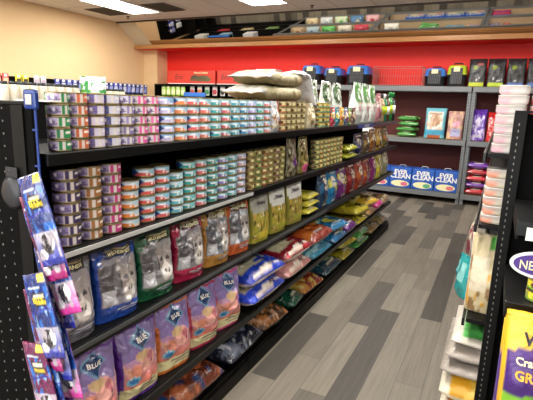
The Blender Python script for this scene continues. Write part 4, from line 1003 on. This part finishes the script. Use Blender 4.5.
for i, (a, b_) in enumerate(wp):
    packet(-5.95+i*.19, 8.24, 1.84, .12, .19, a, b_, f'small white packet hanging right of the lime ones, {ORD[i]} along', 'white packets on the wall pegboard')
o2 = B().box((0, 0, 0), (.55, .03, .085), bev=.01).build('blue_packet_row', M['blue']); 
o2.name = 'blue_carton'; o2.location = (-5.82, 8.14, 1.665); tag(o2, 'flat blue carton in front of the hanging packets', 'box')
# shelf carrying the flat blue carton
B().box((-.15, -.31, 1.612), (.66, .14, .012)).build('shelf', M['black'], r)
for i in range(6):
    o = B().box((0, 0, .12), (.26, .24, .24), bev=.006).build('pet_supply_box', mat('box_print', [hx('dcdcd8'), hx('b4343c'), hx('94b4cc'), hx('c4b48c'), hx('d8d8e0'), hx('7c9c5c')][i], .5)); o.location = (-6.6+i*.33, 8.3, .612 if i % 2 else 1.062)
    tag(o, f'{("white", "red", "pale blue", "tan", "pale grey", "sage green")[i]} box on the black wall shelving', 'box', 'boxes on the black wall shelving')

# left wall fixture packets (face +x)
hang = [(4.5, 4.95, 'c43c34', 'e0c0a0', 'red'), (4.97, 5.28, 'e8d434', '3c3c2c', 'yellow'), (5.3, 5.55, 'd0c8cc', 'b4a4b8', 'pale grey')]
for (a, b_, c1, c2, nm) in hang:
    n = max(2, int((b_-a)/.12))
    for i in range(n):
        packet(-6.98, a+i*.125, 1.865, .11, .2, c1, c2, f'{nm} packet hanging on the left wall shelving, {ORD[i]} from the left', f'{nm} packets on the left wall shelving', PI/2)
for i in range(19):
    packet(-6.98, 5.7+i*.125, 1.84, .11, .2, ('24368c', '1c2c6c', '3c4ca4')[i % 3], ('8c94cc', 'c0c4e0')[i % 2], f'blue packet in the long row on the left wall, {ORD[i]} from its near end', 'blue packets on the left wall shelving', PI/2)
for i in range(14):
    packet(-6.98, 6.2+i*.13, 1.56, .11, .2, ('2c4c8c', 'd8d8d4', '24306c')[i % 3], 'c0c8e0', f'packet in the second row on the left wall, {ORD[i]} from the near end', 'second row of packets on the left wall shelving', PI/2)

# jars and bag on the middle unit top
def jar(x, y, z, label, grp, lid='dark', body='e8e0cc', h=.085, rad=.032):
    r = empty('treat_jar', label, 'jar', (x, y, z), 0, grp)
    b = B().lathe([(rad*.95, 0), (rad, .004), (rad, h*.78), (rad*.8, h*.84)], 18).mesh('jar'); paint_attr(b, [hx(body) if not (.25 < v.co.z/h < .6) else hx('b4844c') if v.co.y > 0 else hx('ece8dc') for v in b.vertices]); b.materials.append(M['label']); link('jar_body', b, None, r)
    B().lathe([(rad*.85, h*.84), (rad*.88, h*.85), (rad*.88, h), (rad*.8, h)], 18).build('lid', M[lid], r)
for i in range(9): jar(-3.12, 2.10+i*.077, 1.502+.001, f'cream jar in the long row behind the near cans, {ORD[i]} from the left', 'cream jars behind the near cans', h=.135, rad=.034)
for i in range(4): jar(-3.12, 2.99+i*.078, 1.503, f'white jar right of the green bag, {ORD[i]} from the left', 'white jars right of the green bag', h=.12, rad=.035)
rb(-3.05, 2.84, 1.502, Bag(.21, .21, .07, lay(('bg', hx('5cac34')), ('r', -1, 1, .5, 1, hx('e4ece8')), ('n', -1, 1, .3, .8, hx('2c8c3c'), .1, 3, 1), ('tri', -.2, .4, .2, .95, .5, .4, hx('f0f4f0'))), 'pouch', 231), 'green and white bag beside the white jars, next aisle', rz=40)

# ------------------------------------------------------------------ world + view
w = bpy.data.worlds.new('world'); SC.world = w; w.use_nodes = True
w.node_tree.nodes['Background'].inputs[0].default_value = (1, .95, .88, 1); w.node_tree.nodes['Background'].inputs[1].default_value = .02
SC.view_settings.view_transform = 'Standard'; SC.view_settings.look = 'None'; SC.view_settings.gamma = 1; SC.view_settings.exposure = 0
SC.cycles.use_denoising = True
